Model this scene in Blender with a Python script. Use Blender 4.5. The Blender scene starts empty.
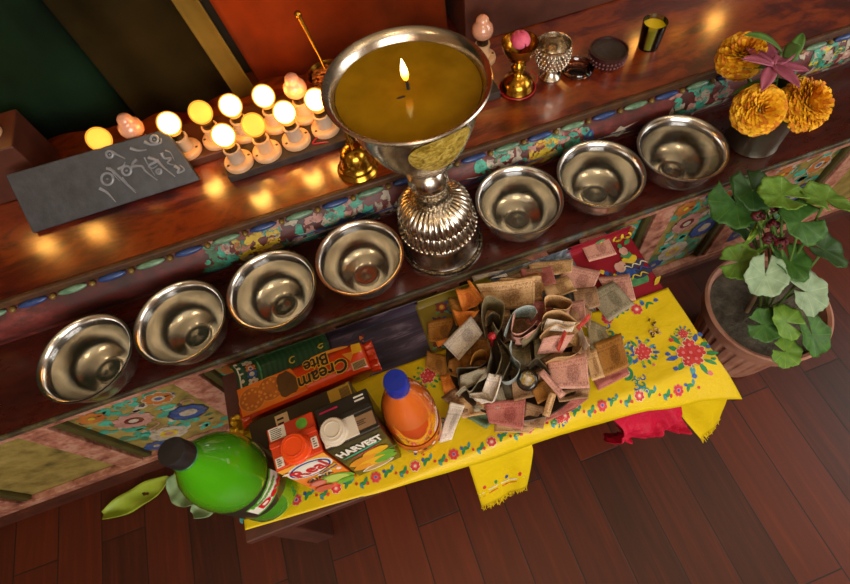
import bpy, bmesh, math, random
from mathutils import Vector as V, Matrix as MX, noise as NZ
PI = math.pi
sc = bpy.context.scene
COL = sc.collection
RNG = random.Random(11)

# ------------------------------------------------------------------ camera maths
F_PX, PPX, PPY, CAM_H = 520.0, 440.0, 276.0, 1.15
RX = V((0.93900956, -0.32777037, 0.10405588))
RY = V((-0.33558634, -0.80728218, 0.48546605))
RZ = V((-0.07511893, -0.490777, -0.86804095))
def _ray(px, py):
    c = V((px - PPX, py - PPY, F_PX))
    return V((RX.dot(c), RY.dot(c), RZ.dot(c)))
def at(px, py, z):
    r = _ray(px, py); t = (z - CAM_H) / r.z
    return V((r.x * t, r.y * t, z))
def aty(px, py, y):
    r = _ray(px, py); t = y / r.y
    return V((r.x * t, y, CAM_H + r.z * t))

# ------------------------------------------------------------------ materials
def lin(h):
    h = h.lstrip('#'); o = []
    for i in (0, 2, 4):
        c = int(h[i:i + 2], 16) / 255
        o.append(c / 12.92 if c <= .04045 else ((c + .055) / 1.055) ** 2.4)
    return (*o, 1)
def C(x): return lin(x) if isinstance(x, str) else x
class NT:
    def __init__(s, name):
        s.m = bpy.data.materials.new(name); s.m.use_nodes = True
        s.t = s.m.node_tree; s.n = s.t.nodes; s.b = s.n['Principled BSDF']; s.out = s.n['Material Output']
        s.tc = s.n.new('ShaderNodeTexCoord')
    def new(s, t, **k):
        n = s.n.new(t)
        for a, v in k.items(): setattr(n, a, v)
        return n
    def link(s, a, b): s.t.links.new(a, b)
    def inp(s, node, key, v):
        if hasattr(v, 'is_output') or isinstance(v, bpy.types.NodeSocket): s.link(v, node.inputs[key])
        else: node.inputs[key].default_value = v
    def mapping(s, scale=(1, 1, 1), loc=(0, 0, 0), rot=(0, 0, 0), src='Object'):
        m = s.new('ShaderNodeMapping'); s.link(s.tc.outputs[src], m.inputs[0])
        m.inputs['Scale'].default_value = scale; m.inputs['Location'].default_value = loc; m.inputs['Rotation'].default_value = rot
        return m.outputs[0]
    def noise(s, vec, scale=5, detail=4, rough=.55, dist=0):
        n = s.new('ShaderNodeTexNoise'); s.link(vec, n.inputs['Vector'])
        n.inputs['Scale'].default_value = scale; n.inputs['Detail'].default_value = detail
        n.inputs['Roughness'].default_value = rough; n.inputs['Distortion'].default_value = dist
        return n.outputs[0]
    def ramp(s, fac, stops, interp='LINEAR'):
        r = s.new('ShaderNodeValToRGB'); s.link(fac, r.inputs[0]); r.color_ramp.interpolation = interp
        e = r.color_ramp.elements
        while len(e) < len(stops): e.new(.5)
        for i, (p, c) in enumerate(stops):
            e[i].position = p; e[i].color = C(c) if not isinstance(c, (int, float)) else (c, c, c, 1)
        return r.outputs[0]
    def mix(s, fac, a, b, mode='MIX'):
        m = s.new('ShaderNodeMix', data_type='RGBA', blend_type=mode)
        s.inp(m, 0, fac)
        for k, v in ((6, a), (7, b)):
            if isinstance(v, bpy.types.NodeSocket): s.link(v, m.inputs[k])
            else: m.inputs[k].default_value = C(v)
        return m.outputs[2]
    def math(s, op, a, b=0.0, c=None):
        m = s.new('ShaderNodeMath', operation=op)
        s.inp(m, 0, a); s.inp(m, 1, b)
        if c is not None: s.inp(m, 2, c)
        return m.outputs[0]
    def bump(s, h, strength=.3, dist=.01):
        b = s.new('ShaderNodeBump'); s.link(h, b.inputs['Height'])
        b.inputs['Strength'].default_value = strength; b.inputs['Distance'].default_value = dist
        s.link(b.outputs[0], s.b.inputs['Normal'])
    def set(s, **k):
        names = dict(col='Base Color', rough='Roughness', metal='Metallic', coat='Coat Weight', coatr='Coat Roughness',
                     trans='Transmission Weight', ior='IOR', em='Emission Color', ems='Emission Strength', sheen='Sheen Weight',
                     spec='Specular IOR Level', alpha='Alpha', sub='Subsurface Weight')
        for a, v in k.items():
            if a in ('col', 'em') and isinstance(v, str): v = C(v)
            s.inp(s.b, names[a], v)
        return s

def pm(name, c1, c2=None, ns=20, rough=.5, metal=0, bump=0, bs=60, bd=.002, **k):
    t = NT(name); v = t.mapping()
    if c2: t.set(col=t.ramp(t.noise(v, ns, 5), [(.3, c1), (.7, c2)]))
    else: t.set(col=c1)
    t.set(rough=rough, metal=metal, **k)
    if bump: t.bump(t.noise(v, bs, 4), bump, bd)
    return t.m

# ------------------------------------------------------------------ mesh builder
class MB:
    def __init__(s): s.v = []; s.f = []; s.mi = []; s.uv = {}; s.cur = 0
    def add(s, vs, fs, uvs=None):
        o = len(s.v); s.v += [tuple(v) for v in vs]
        for f in fs:
            s.f.append([i + o for i in f]); s.mi.append(s.cur)
        if uvs:
            for i, u in enumerate(uvs): s.uv[o + i] = u
        return s
    def mat(s, i): s.cur = i; return s
    def box(s, c, d, rot=None, bev=0):
        bm = bmesh.new(); bmesh.ops.create_cube(bm, size=1)
        for v in bm.verts: v.co = V((v.co.x * d[0], v.co.y * d[1], v.co.z * d[2]))
        if bev: bmesh.ops.bevel(bm, geom=bm.edges[:], offset=bev, segments=2, profile=.5, affect='EDGES')
        m = MX.Translation(V(c)) @ (rot.to_4x4() if rot else MX.Identity(4))
        bm.verts.index_update()
        s.add([m @ v.co for v in bm.verts], [[v.index for v in f.verts] for f in bm.faces]); bm.free(); return s
    def lathe(s, prof, seg=32, c=(0, 0, 0), rf=None, close=False, m=None):
        vs = []; fs = []; n = len(prof)
        for j in range(seg):
            a = 2 * PI * j / seg
            for i, (r, z) in enumerate(prof):
                q = r * (rf(a, i, z) if rf else 1)
                p = V((q * math.cos(a), q * math.sin(a), z))
                if m: p = m @ p
                vs.append(p + V(c))
        for j in range(seg):
            k = (j + 1) % seg
            for i in range(n - 1):
                fs.append([j * n + i, k * n + i, k * n + i + 1, j * n + i + 1])
            if close: fs.append([j * n + n - 1, k * n + n - 1, k * n, j * n])
        if not close:
            if prof[0][0] > 0 : fs.append([j * n for j in range(seg)][::-1]) if prof[0][0] < 9 and s.capb else None
            if prof[-1][0] > 0 and s.capt: fs.append([j * n + n - 1 for j in range(seg)])
        return s.add(vs, fs)
    capb = True; capt = True
    def caps(s, b, t): s.capb = b; s.capt = t; return s
    def tube(s, pts, r, seg=8):
        pts = [V(p) for p in pts]; n = len(pts); rr = r if isinstance(r, (list, tuple)) else [r] * n
        vs = []; fs = []; up = V((.13, .21, .97)); prev = None
        for i, p in enumerate(pts):
            d = (pts[min(i + 1, n - 1)] - pts[max(i - 1, 0)]).normalized()
            if prev is None:
                a = d.cross(up); a = a if a.length > 1e-3 else d.cross(V((1, 0, 0)))
            else: a = prev - d * prev.dot(d)
            a.normalize(); prev = a; b = d.cross(a)
            for j in range(seg):
                t = 2 * PI * j / seg
                vs.append(p + (a * math.cos(t) + b * math.sin(t)) * rr[i])
        for i in range(n - 1):
            for j in range(seg):
                k = (j + 1) % seg
                fs.append([i * seg + j, i * seg + k, (i + 1) * seg + k, (i + 1) * seg + j])
        fs.append(list(range(seg))[::-1]); fs.append([(n - 1) * seg + j for j in range(seg)])
        return s.add(vs, fs)
    def ring(s, c, R, r, seg=40, sg=8, m=None):
        return s.lathe([(R + r * math.cos(2 * PI * i / sg), r * math.sin(2 * PI * i / sg)) for i in range(sg)], seg, c, close=True, m=m)
    def ell(s, c, rad, seg=16, rings=10, m=None, f=None):
        bm = bmesh.new(); bmesh.ops.create_uvsphere(bm, u_segments=seg, v_segments=rings, radius=1)
        bm.verts.index_update(); vs = []
        for v in bm.verts:
            p = V((v.co.x * rad[0], v.co.y * rad[1], v.co.z * rad[2]))
            if f: p = f(p)
            if m: p = m @ p
            vs.append(p + V(c))
        s.add(vs, [[v.index for v in q.verts] for q in bm.faces]); bm.free(); return s
    def sheet(s, fn, nu, nv, closed_u=False):
        vs = []; uv = []; fs = []
        for j in range(nv + 1):
            for i in range(nu + 1):
                u, w = i / nu, j / nv
                vs.append(fn(u, w)); uv.append((u, w))
        for j in range(nv):
            for i in range(nu):
                a = j * (nu + 1) + i
                fs.append([a, a + 1, a + nu + 2, a + nu + 1])
        return s.add(vs, fs, uv)
    def prism(s, poly, fn, d):      # poly in 2D, fn(u,v,h) -> point
        n = len(poly)
        vs = [fn(u, v, 0) for u, v in poly] + [fn(u, v, d) for u, v in poly]
        fs = [list(range(n))[::-1], list(range(n, 2 * n))] + [[i, (i + 1) % n, n + (i + 1) % n, n + i] for i in range(n)]
        return s.add(vs, fs)
    def build(s, name, mats, parent=None, smooth=True, solid=0, sub=0, bevel=0, loc=None, auto=52):
        me = bpy.data.meshes.new(name); me.from_pydata([tuple(v) for v in s.v], [], s.f)
        if not isinstance(mats, (list, tuple)): mats = [mats]
        for m in mats: me.materials.append(m)
        for i, p in enumerate(me.polygons):
            p.material_index = min(s.mi[i], len(mats) - 1); p.use_smooth = smooth
        if s.uv:
            l = me.uv_layers.new(name='UVMap')
            for lp in me.loops: l.data[lp.index].uv = s.uv.get(lp.vertex_index, (0, 0))
        bm = bmesh.new(); bm.from_mesh(me)
        if not s.uv or solid == 0: bmesh.ops.recalc_face_normals(bm, faces=bm.faces[:])
        if auto is not None and smooth:
            for e in bm.edges:
                if len(e.link_faces) == 2 and e.calc_face_angle(0) > math.radians(auto): e.smooth = False
        bm.to_mesh(me); bm.free()
        o = bpy.data.objects.new(name, me); COL.objects.link(o)
        if parent: o.parent = parent
        if loc: o.location = loc
        if bevel:
            b = o.modifiers.new('b', 'BEVEL'); b.width = bevel; b.segments = 2; b.limit_method = 'ANGLE'
        if sub:
            q = o.modifiers.new('s', 'SUBSURF'); q.levels = sub; q.render_levels = sub
        if solid:
            q = o.modifiers.new('t', 'SOLIDIFY'); q.thickness = solid; q.offset = 0
        return o

def thing(name, label, cat, loc=(0, 0, 0), rz=0, group=None):
    o = bpy.data.objects.new(name, None); COL.objects.link(o); o.empty_display_size = .02
    o.location = loc; o.rotation_euler = (0, 0, rz); tag(o, label, cat, group); return o
def tag(o, label, cat, group=None, kind=None):
    o['label'] = label; o['category'] = cat
    if group: o['group'] = group
    if kind: o['kind'] = kind
    return o
def struct(o): o['kind'] = 'structure'; return o
def dup(root, loc, rz=0, label=None):
    r = root.copy(); COL.objects.link(r); r.location = loc; r.rotation_euler = (0, 0, rz)
    if label: r['label'] = label
    for ch in list(root.children):
        c = ch.copy(); COL.objects.link(c); c.parent = r
        for g in list(ch.children):
            d = g.copy(); COL.objects.link(d); d.parent = c
    return r
def fb(v, s=1.0, o=0.0):
    return NZ.noise(V((v[0] * s + o, v[1] * s + o * .7, (v[2] if len(v) > 2 else 0) * s + 3.1)))
def smooth_poly(pts, n=4):      # Catmull-Rom
    P = [V(p) for p in pts]; out = []
    for i in range(len(P) - 1):
        a, b, c, d = P[max(i - 1, 0)], P[i], P[i + 1], P[min(i + 2, len(P) - 1)]
        for k in range(n):
            t = k / n
            out.append(.5 * ((2 * b) + (c - a) * t + (2 * a - 5 * b + 4 * c - d) * t * t + (3 * b - a - 3 * c + d) * t ** 3))
    out.append(P[-1]); return out

# painted / embroidered motifs: polygons in (u,v) carried onto a surface by fn(u,v,h)
class Paint:
    def __init__(s, fn, h=.0006): s.fn = fn; s.mb = MB(); s.h = h; s.l = 0
    def poly(s, pts, m, lift=0):
        s.l += 1; h = s.h + lift * .0003 + (s.l % 7) * .00002
        cx = sum(p[0] for p in pts) / len(pts); cy = sum(p[1] for p in pts) / len(pts)
        vs = [s.fn(cx, cy, h)] + [s.fn(u, v, h) for u, v in pts]
        n = len(pts); s.mb.mat(m).add(vs, [[0, 1 + i, 1 + (i + 1) % n] for i in range(n)])
    def blob(s, u, v, ru, rv, m, lift=0, ang=0, wob=.2, n=12, seed=0):
        r = random.Random(seed + int(u * 9999) + int(v * 77777)); pts = []
        for i in range(n):
            a = 2 * PI * i / n; k = 1 + wob * (r.random() - .5) * 2
            x, y = ru * k * math.cos(a), rv * k * math.sin(a)
            pts.append((u + x * math.cos(ang) - y * math.sin(ang), v + x * math.sin(ang) + y * math.cos(ang)))
        s.poly(pts, m, lift)
    def leaf(s, u, v, ang, L, w, m, lift=0):
        pts = []
        for t in (0, .2, .45, .7, 1, .7, .45, .2):
            pass
        A = [(0, 0), (.2, .6), (.5, 1), (.8, .6), (1, 0), (.8, -.6), (.5, -1), (.2, -.6)]
        for a, b in A:
            x, y = a * L, b * w
            pts.append((u + x * math.cos(ang) - y * math.sin(ang), v + x * math.sin(ang) + y * math.cos(ang)))
        s.poly(pts, m, lift)
    def flower(s, u, v, R, n, m, mc, edge=None, lift=1, inner=None):
        for i in range(n):
            a = 2 * PI * i / n + .3
            if edge is not None: s.blob(u + .62 * R * math.cos(a), v + .62 * R * math.sin(a), R * .46, R * .42, edge, lift, a, .08, 9)
        for i in range(n):
            a = 2 * PI * i / n + .3
            s.blob(u + .6 * R * math.cos(a), v + .6 * R * math.sin(a), R * .36, R * .32, m, lift + 1, a, .1, 9)
        if inner is not None: s.blob(u, v, R * .45, R * .45, inner, lift + 2, 0, .1, 10)
        s.blob(u, v, R * .25, R * .25, mc, lift + 3, 0, .1, 8)
    def ribbon(s, pts, w, m, lift=0):
        P = smooth_poly([(p[0], p[1], 0) for p in pts], 4); n = len(P); s.l += 1; h = s.h + lift * .0003 + (s.l % 7) * .00002
        vs = []; fs = []
        for i, p in enumerate(P):
            d = (P[min(i + 1, n - 1)] - P[max(i - 1, 0)]).normalized(); q = V((-d.y, d.x, 0)) * w * .5
            k = min(1, .35 + min(i, n - 1 - i) * .3)
            a, b = p + q * k, p - q * k
            vs += [s.fn(a.x, a.y, h), s.fn(b.x, b.y, h)]
        for i in range(n - 1): fs.append([2 * i, 2 * i + 1, 2 * i + 3, 2 * i + 2])
        s.mb.mat(m).add(vs, fs)
    def curl(s, u, v, R, ang, m, w=.004, flip=1, lift=0):
        pts = []
        for i in range(9):
            a = ang + flip * i * .62; r = R * (1 - i * .085)
            pts.append((u + r * math.cos(a), v + r * math.sin(a)))
        s.ribbon(pts, w, m, lift)
    def build(s, name, mats, parent, **k): return s.mb.build(name, mats, parent, smooth=False, **k)

def text(body, size, m, parent, mw, name='lettering', ext=.0003, align='CENTER', shear=0, bold=0, xs=1, ys=1):
    cu = bpy.data.curves.new(name, 'FONT'); cu.body = body; cu.size = size; cu.extrude = ext; cu.align_x = align; cu.align_y = 'CENTER'
    cu.shear = shear; cu.offset = bold; cu.materials.append(m)
    cu.resolution_u = 3; q = bpy.data.objects.new('tmp', cu); COL.objects.link(q)
    me = bpy.data.meshes.new_from_object(q.evaluated_get(bpy.context.evaluated_depsgraph_get())); bpy.data.objects.remove(q)
    me.transform(mw @ MX.Diagonal((xs, ys, 1, 1))); me.materials.clear(); me.materials.append(m)
    o = bpy.data.objects.new(name, me); COL.objects.link(o); o.parent = parent; return o
def frame(o, x, y):     # 4x4 with origin o, x axis, y axis
    x = V(x).normalized(); z = x.cross(V(y)).normalized(); y = z.cross(x)
    return MX(((x.x, y.x, z.x, o[0]), (x.y, y.y, z.y, o[1]), (x.z, y.z, z.z, o[2]), (0, 0, 0, 1)))
# ------------------------------------------------------------------ the room
FZ = -.2
t = NT('wood_floor'); v = t.mapping(rot=(0, 0, PI / 2))
br = t.new('ShaderNodeTexBrick', offset=.37, squash=1); t.link(v, br.inputs['Vector'])
for k, x in dict(Scale=1, **{'Mortar Size': .0016, 'Mortar Smooth': .3, 'Bias': 0, 'Brick Width': .62, 'Row Height': .105}).items(): br.inputs[k].default_value = x
br.inputs['Color1'].default_value = (.0, .0, .0, 1); br.inputs['Color2'].default_value = (1, 1, 1, 1); br.inputs['Mortar'].default_value = (.5, .5, .5, 1)
g = t.noise(t.mapping(scale=(26, 1.6, 1)), 3, 6, .6, .6)
base = t.ramp(g, [(.25, '#1b0a06'), (.55, '#45170a'), (.8, '#6c2a10')])
col = t.mix(.55, base, t.ramp(br.outputs['Color'], [(0, '#1c0a06'), (.5, '#481a0c'), (1, '#682811')]))
col = t.mix(br.outputs['Fac'], col, '#1a0d09')
t.set(col=col, rough=.42, spec=.35); t.bump(t.math('SUBTRACT', 1, br.outputs['Fac']), .35, .003); M_FLOOR = t.m
M_WALL = pm('painted_wall', '#a88a68', '#957755', 3, .8, bump=.1, bs=40)
M_MURAL = pm('dark_wall', '#2c2414', '#1c180d', 4, .75, bump=.1, bs=30)
M_CEIL = pm('ceiling_paint', '#cfc2a8', '#c2b498', 3, .85)
M_WINF = pm('window_wood', '#4a2a18', '#382012', 12, .5)
M_TRIM = pm('trim_wood', '#3a2016', '#2a160f', 12, .5)
X0, X1, Y0, Y1, ZC = -2.3, 2.7, -2.1, 1.13, 2.5
def slab(name, lo, hi, m):
    c = [(a + b) / 2 for a, b in zip(lo, hi)]; d = [b - a for a, b in zip(lo, hi)]
    o = MB().box((0, 0, 0), d).build(name, m, smooth=False, loc=c); return struct(o)
slab('floor', (X0, Y0, FZ - .1), (X1, Y1, FZ), M_FLOOR)
slab('ceiling', (X0, Y0, ZC), (X1, Y1, ZC + .1), M_CEIL)
slab('wall_back', (X0 - .1, Y1, FZ - .1), (X1 + .1, Y1 + .1, ZC + .1), M_MURAL)
slab('wall_left', (X0 - .1, Y0, FZ - .1), (X0, Y1, ZC + .1), M_WALL)
M_GLASS = NT('window_glass').set(col='#ffffff', rough=.02, trans=1, ior=1.02).m
def wall_with_window(name, wname, axis, pos, out, a0, a1, w0, w1, z0, z1):
    mb = MB(); th = .1 * out
    def bx(p0, p1, q0, q1, t0, t1, mb=mb):
        c = ((p0 + p1) / 2, (t0 + t1) / 2, (q0 + q1) / 2); d = (abs(p1 - p0), abs(t1 - t0), abs(q1 - q0))
        if axis == 'x': mb.box(c, d)
        else: mb.box((c[1], c[0], c[2]), (d[1], d[0], d[2]))
    for p0, p1, q0, q1 in ((a0, w0, FZ - .1, ZC + .1), (w1, a1, FZ - .1, ZC + .1), (w0, w1, FZ - .1, z0), (w0, w1, z1, ZC + .1)):
        bx(p0, p1, q0, q1, pos, pos + th)
    struct(mb.build(name, M_WALL, smooth=False))
    fr = MB(); f = .05
    def fx(p0, p1, q0, q1): bx(p0, p1, q0, q1, pos + .3 * th, pos + .8 * th, fr)
    fx(w0, w1, z0, z0 + f); fx(w0, w1, z1 - f, z1); fx(w0, w0 + f, z0 + f, z1 - f); fx(w1 - f, w1, z0 + f, z1 - f)
    wo = struct(fr.build(wname, M_WINF, smooth=False))
    mu = MB()
    for k in (1, 2): q = w0 + (w1 - w0) * k / 3; bx(q - .018, q + .018, z0 + f, z1 - f, pos + .35 * th, pos + .7 * th, mu)
    q = (z0 + z1) / 2; bx(w0 + f, w1 - f, q - .018, q + .018, pos + .36 * th, pos + .69 * th, mu)
    mu.build('window_muntin', M_WINF, wo, smooth=False)
    pn = MB(); bx(w0 + f, w1 - f, z0 + f, z1 - f, pos + .5 * th, pos + .54 * th, pn); pn.build('window_pane', M_GLASS, wo, smooth=False)
wall_with_window('wall_front', 'window_1', 'x', Y0, -1, X0 - .1, X1 + .1, -1.0, .9, .75, 2.15)
wall_with_window('wall_right', 'window_2', 'y', X1, 1, Y0, Y1, -1.3, .3, .75, 2.15)  # unseen side window, added to light the room from the right

def area(name, loc, rot, sx, sy, e, col):
    l = bpy.data.lights.new(name, 'AREA'); l.shape = 'RECTANGLE'; l.size = sx; l.size_y = sy; l.energy = e; l.color = col
    o = bpy.data.objects.new(name, l); COL.objects.link(o); o.location = loc; o.rotation_euler = rot; return o
DAY = (1.0, .93, .84)
area('window_daylight', (-.05, Y0 + .03, 1.45), (PI / 2, 0, 0), 1.75, 1.25, 72, DAY)
area('window_daylight', (X1 - .03, -.5, 1.45), (PI / 2, 0, PI / 2), 1.45, 1.25, 32, DAY)  # area lamp in the added side window, brightens the right side
w = bpy.data.worlds.new('sky'); sc.world = w; w.use_nodes = True
w.node_tree.nodes['Background'].inputs[0].default_value = (.75, .85, 1, 1); w.node_tree.nodes['Background'].inputs[1].default_value = 1.2

# unseen warm pendant lamps, added to brighten the hall and the bowls
M_FILLGLOW = NT('lamp_glow').set(col='#fff0d0', em=(1, .72, .42, 1), ems=18).m
M_BRASS = pm('brass', '#b98a2e', '#8f6420', 30, .22, 1)
cl = thing('pendant_lamp', 'round white glass pendant lamp hanging from the ceiling nearest the altar middle', 'lamp', (.1, -.35, ZC), 0, 'pendant lamps of the hall')
MB().lathe([(.0, 0), (.05, 0), (.045, -.02), (.01, -.03), (.008, -.3), (.03, -.32), (.04, -.34)], 20).build('stem', M_BRASS, cl)
MB().ell((0, 0, -.43), (.11, .11, .11), 24, 14).build('globe', M_FILLGLOW, cl)
dup(cl, (-1.2, -.2, ZC), 0, 'round white glass pendant lamp hanging from the ceiling on the left side')
dup(cl, (1.35, -.3, ZC), 0, 'round white glass pendant lamp hanging from the ceiling on the right side')

# ------------------------------------------------------------------ altar bench with the lower shelf
t = NT('dark_lacquer'); v = t.mapping(scale=(1, 3, 1))
t.set(col=t.ramp(t.noise(v, 9, 6, .6, .4), [(.25, '#200e0b'), (.55, '#43150d'), (.8, '#5c2213')]), rough=t.ramp(t.noise(v, 30, 4), [(.3, .22), (.7, .42)]), coat=.25, coatr=.15)
M_LACQ = t.m
t = NT('red_lacquer'); v = t.mapping(scale=(1, 2.2, 1))
wear = t.noise(v, 7, 7, .62, .5)
t.set(col=t.ramp(wear, [(.3, '#1c0704'), (.44, '#561005'), (.55, '#8a3606'), (.7, '#3a0d05')]), rough=t.ramp(t.noise(v, 24, 4), [(.3, .28), (.7, .42)]), coat=1.0, coatr=.2); t.b.inputs['Coat IOR'].default_value = 2.2
t.bump(t.noise(t.mapping(scale=(1, 1, 1)), 45, 3), .3, .004); M_UPLACQ = t.m
t = NT('painted_nosing'); v = t.mapping(scale=(7, 1, 1))
t.set(col=t.ramp(t.noise(v, 3, 5, .6), [(.3, '#2e2219'), (.48, '#3f3a28'), (.56, '#5a4e30'), (.62, '#34444a'), (.67, '#666254'), (.74, '#44291c')]), rough=.5); M_NOSE = t.m
t = NT('worn_pink_paint'); v = t.mapping()
t.set(col=t.ramp(t.noise(v, 34, 6, .65), [(.3, '#5d3326'), (.48, '#9a6350'), (.62, '#b58874'), (.75, '#7a5a38')]), rough=.6); M_PINKP = t.m
t = NT('olive_gold_panel'); v = t.mapping()
t.set(col=t.ramp(t.noise(v, 22, 6, .65), [(.3, '#4f461f'), (.5, '#847238'), (.7, '#9b8a4e')]), rough=.6); M_GOLDP = t.m
M_OLIVE = pm('dark_olive_paint', '#3a3516', '#4a441e', 30, .5)
M_BASEB = pm('base_wood', '#3a1a12', '#552a1c', 18, .5)
P_TEAL = pm('teal_paint', '#2a8c78', '#4fae97', 90, .55); P_BLUE = pm('blue_paint', '#173a86', '#2d579b', 90, .55)
P_PINK = pm('pink_paint', '#b07c70', '#c9a194', 120, .6); P_WHITE = pm('white_paint', '#b5ab98', '#d2c8b4', 120, .6)
P_ORNG = pm('orange_paint', '#b2561f', '#c8742e', 90, .55); P_YEL = pm('yellow_paint', '#b99a1a', '#d0b52c', 90, .55)
P_NAVY = pm('navy_paint', '#1c2340', '#2c3350', 90, .55); P_GREEN = pm('green_paint', '#2f6f43', '#4d8d58', 90, .55)
P_DKRED = pm('dark_red_paint', '#571a14', '#732720', 60, .5)
PAINTS = [P_TEAL, P_BLUE, P_PINK, P_WHITE, P_ORNG, P_YEL, P_NAVY, P_GREEN, P_DKRED]
AX0, AX1 = -1.55, 1.95
ab = thing('altar_bench', 'long low altar bench with dark lacquered shelf and painted floral front panels', 'altar', (0, .6, FZ))
def lb(x, y, z): return (x, y - .6, z - FZ)
def bxs(mb, x0, x1, y0, y1, z0, z1, bev=0): return mb.box(lb((x0 + x1) / 2, (y0 + y1) / 2, (z0 + z1) / 2), (x1 - x0, y1 - y0, z1 - z0), None, bev)
bxs(MB(), AX0, AX1, .492, .74, .233, .25).build('shelf_board', M_LACQ, ab, False)
bxs(MB(), AX0, AX1, .485, .492, .2385, .2508, .002).build('edge_nosing', M_NOSE, ab, False)
bxs(MB(), AX0, AX1, .515, .53, -.15, .233).build('panel_backing', M_GOLDP, ab, False)
bxs(MB(), AX0, AX1, .498, .515, .203, .232, .002).build('top_rail', M_PINKP, ab, False)
bxs(MB(), AX0, AX1, .498, .515, -.155, -.128, .002).build('bottom_rail', M_PINKP, ab, False)
bxs(MB(), AX0, AX1, .49, .53, FZ, -.156).build('base_board', M_BASEB, ab, False)
ST = [-1.3, -1.015, -.725, -.43, -.15, .12, .37, .63, .88, 1.15, 1.42, 1.69]
for x in ST: bxs(MB(), x - .025, x + .025, .499, .515, -.127, .202, .002).build('stile', M_PINKP, ab, False)
for i, x in enumerate(ST[:-1]):
    a = x + .03 if x < .2 else ST[i + 1] - .047
    bxs(MB(), a, a + .017, .503, .515, -.127, .202, .003).build('panel_moulding', M_OLIVE, ab, False)
def worn(name, c, d, base, lo=.5, hi=.68):
    t = NT(name); n = t.noise(t.mapping(), 85, 6, .7); m = t.noise(t.mapping(), 30, 4, .6)
    t.set(col=t.mix(t.ramp(n, [(lo, 0.0), (hi, .85)]), t.ramp(m, [(.3, c), (.7, d)]), base), rough=.55); return t.m
WC = (('teal', '#1c7a6a', '#48a890'), ('blue', '#1c3272', '#34508a'), ('pink', '#94605a', '#b58a80'), ('white', '#8d8478', '#b9ad9c'), ('orange', '#96501f', '#b06a2c'), ('yellow', '#a8901a', '#ccb02c'), ('navy', '#1c2036', '#2a2e44'), ('green', '#2a5a3e', '#44785a'), ('red', '#4a1814', '#66241f'))
PWORN = [worn('flaking_' + k, a_, b_, '#6b5c2c', .5, .7) for k, a_, b_ in WC]
def panel_fn(u, v, h): return V(lb(u, .5148 - h, v))
for i in range(len(ST) - 1):
    p = Paint(panel_fn); a, b = ST[i] + .05, ST[i + 1] - .05; w_ = b - a; r = random.Random(i * 7 + 3)
    if i not in (2, 3, 6, 7, 8): continue
    def X(k): return a + w_ * k
    for k in range(85):
        p.leaf(X(r.uniform(.0, 1)), r.uniform(-.11, .185), r.uniform(0, 6.28), r.uniform(.02, .045), r.uniform(.006, .014), r.choice([0, 0, 0, 7, 0, 3]))
    for k in range(14): p.curl(X(r.uniform(.05, .95)), r.uniform(-.1, .18), r.uniform(.012, .022), r.uniform(0, 6), r.choice([0, 7, 2]), .004)
    p.flower(X(.36), .075, .042, 9, 2, 3, None, 2, 8); p.flower(X(.83), .02, .04, 10, 1, 3, 6, 2, 3)
    p.flower(X(.4), -.055, .045, 11, 3, 2, None, 2, 5); p.flower(X(.8), .135, .03, 8, 4, 1, 3, 2, 3)
    p.flower(X(.12), -.1, .03, 8, 1, 3, None, 2); p.flower(X(.15), .15, .028, 8, 4, 5, None, 2)
    for k in range(18): p.blob(X(r.uniform(0, 1)), r.uniform(-.12, .19), r.uniform(.004, .009), r.uniform(.004, .008), r.choice([0, 1, 3, 2, 6]))
    p.build('painted_flowers', PWORN, ab)

# ------------------------------------------------------------------ upper altar step
us = thing('altar_step', 'raised altar step with orange brown lacquered top and bulging painted riser', 'altar', (0, .95, .2505))
def lu(x, y, z): return V((x, y - .95, z - .2505))
bxm = MB().box(lu((AX0 + AX1) / 2, .9085, .357), (AX1 - AX0, .425, .016)); bxm.build('top_board', M_UPLACQ, us, False)
MB().box(lu((AX0 + AX1) / 2, .6905, .3575), (AX1 - AX0, .011, .0165), None, .003).build('edge_strip', pm('edge_wood', '#5a3a22', '#33231a', 40, .45), us, False)
PR = [(.683, .2510), (.682, .262), (.675, .272), (.667, .287), (.664, .303), (.667, .319), (.675, .333), (.683, .342), (.69, .348)]
PR = [(p.x, p.y) for p in smooth_poly([(a, b, 0) for a, b in PR], 3)]
def riser_pt(x, s, h=0):        # s 0..1 up the profile
    k = s * (len(PR) - 1); i = min(int(k), len(PR) - 2); f = k - i
    y = PR[i][0] * (1 - f) + PR[i + 1][0] * f; z = PR[i][1] * (1 - f) + PR[i + 1][1] * f
    d = V((PR[i + 1][1] - PR[i][1], -(PR[i + 1][0] - PR[i][0]))).normalized()
    return lu(x, y - d[0] * h, z - d[1] * h)
t = NT('worn_maroon_riser'); v = t.mapping(scale=(1, 1, 1))
n1 = t.noise(v, 6, 7, .68, .3); n2 = t.noise(t.mapping(scale=(.6, 2, 2)), 40, 6, .7)
c1 = t.ramp(n1, [(.3, '#260c0b'), (.48, '#551a18'), (.6, '#743430'), (.74, '#9a6a5e')])
t.set(col=t.mix(t.ramp(n2, [(.48, 0.0), (.62, .8)]), c1, '#34201b'), rough=.5); t.bump(n2, .3, .002); M_RISER = t.m
mb = MB(); nx = 8
mb.sheet(lambda u, w_: riser_pt(AX0 + (AX1 - AX0) * u, w_), 60, len(PR) - 1); mb.build('riser', M_RISER, us)
MB().box(lu((AX0 + AX1) / 2, .86, .3), (AX1 - AX0, .33, .095)).build('step_core', M_BASEB, us, False)
pt = Paint(lambda u, v_, h: riser_pt(u, max(.02, min(.97, v_)), h), .0012); r = random.Random(5)
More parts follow.
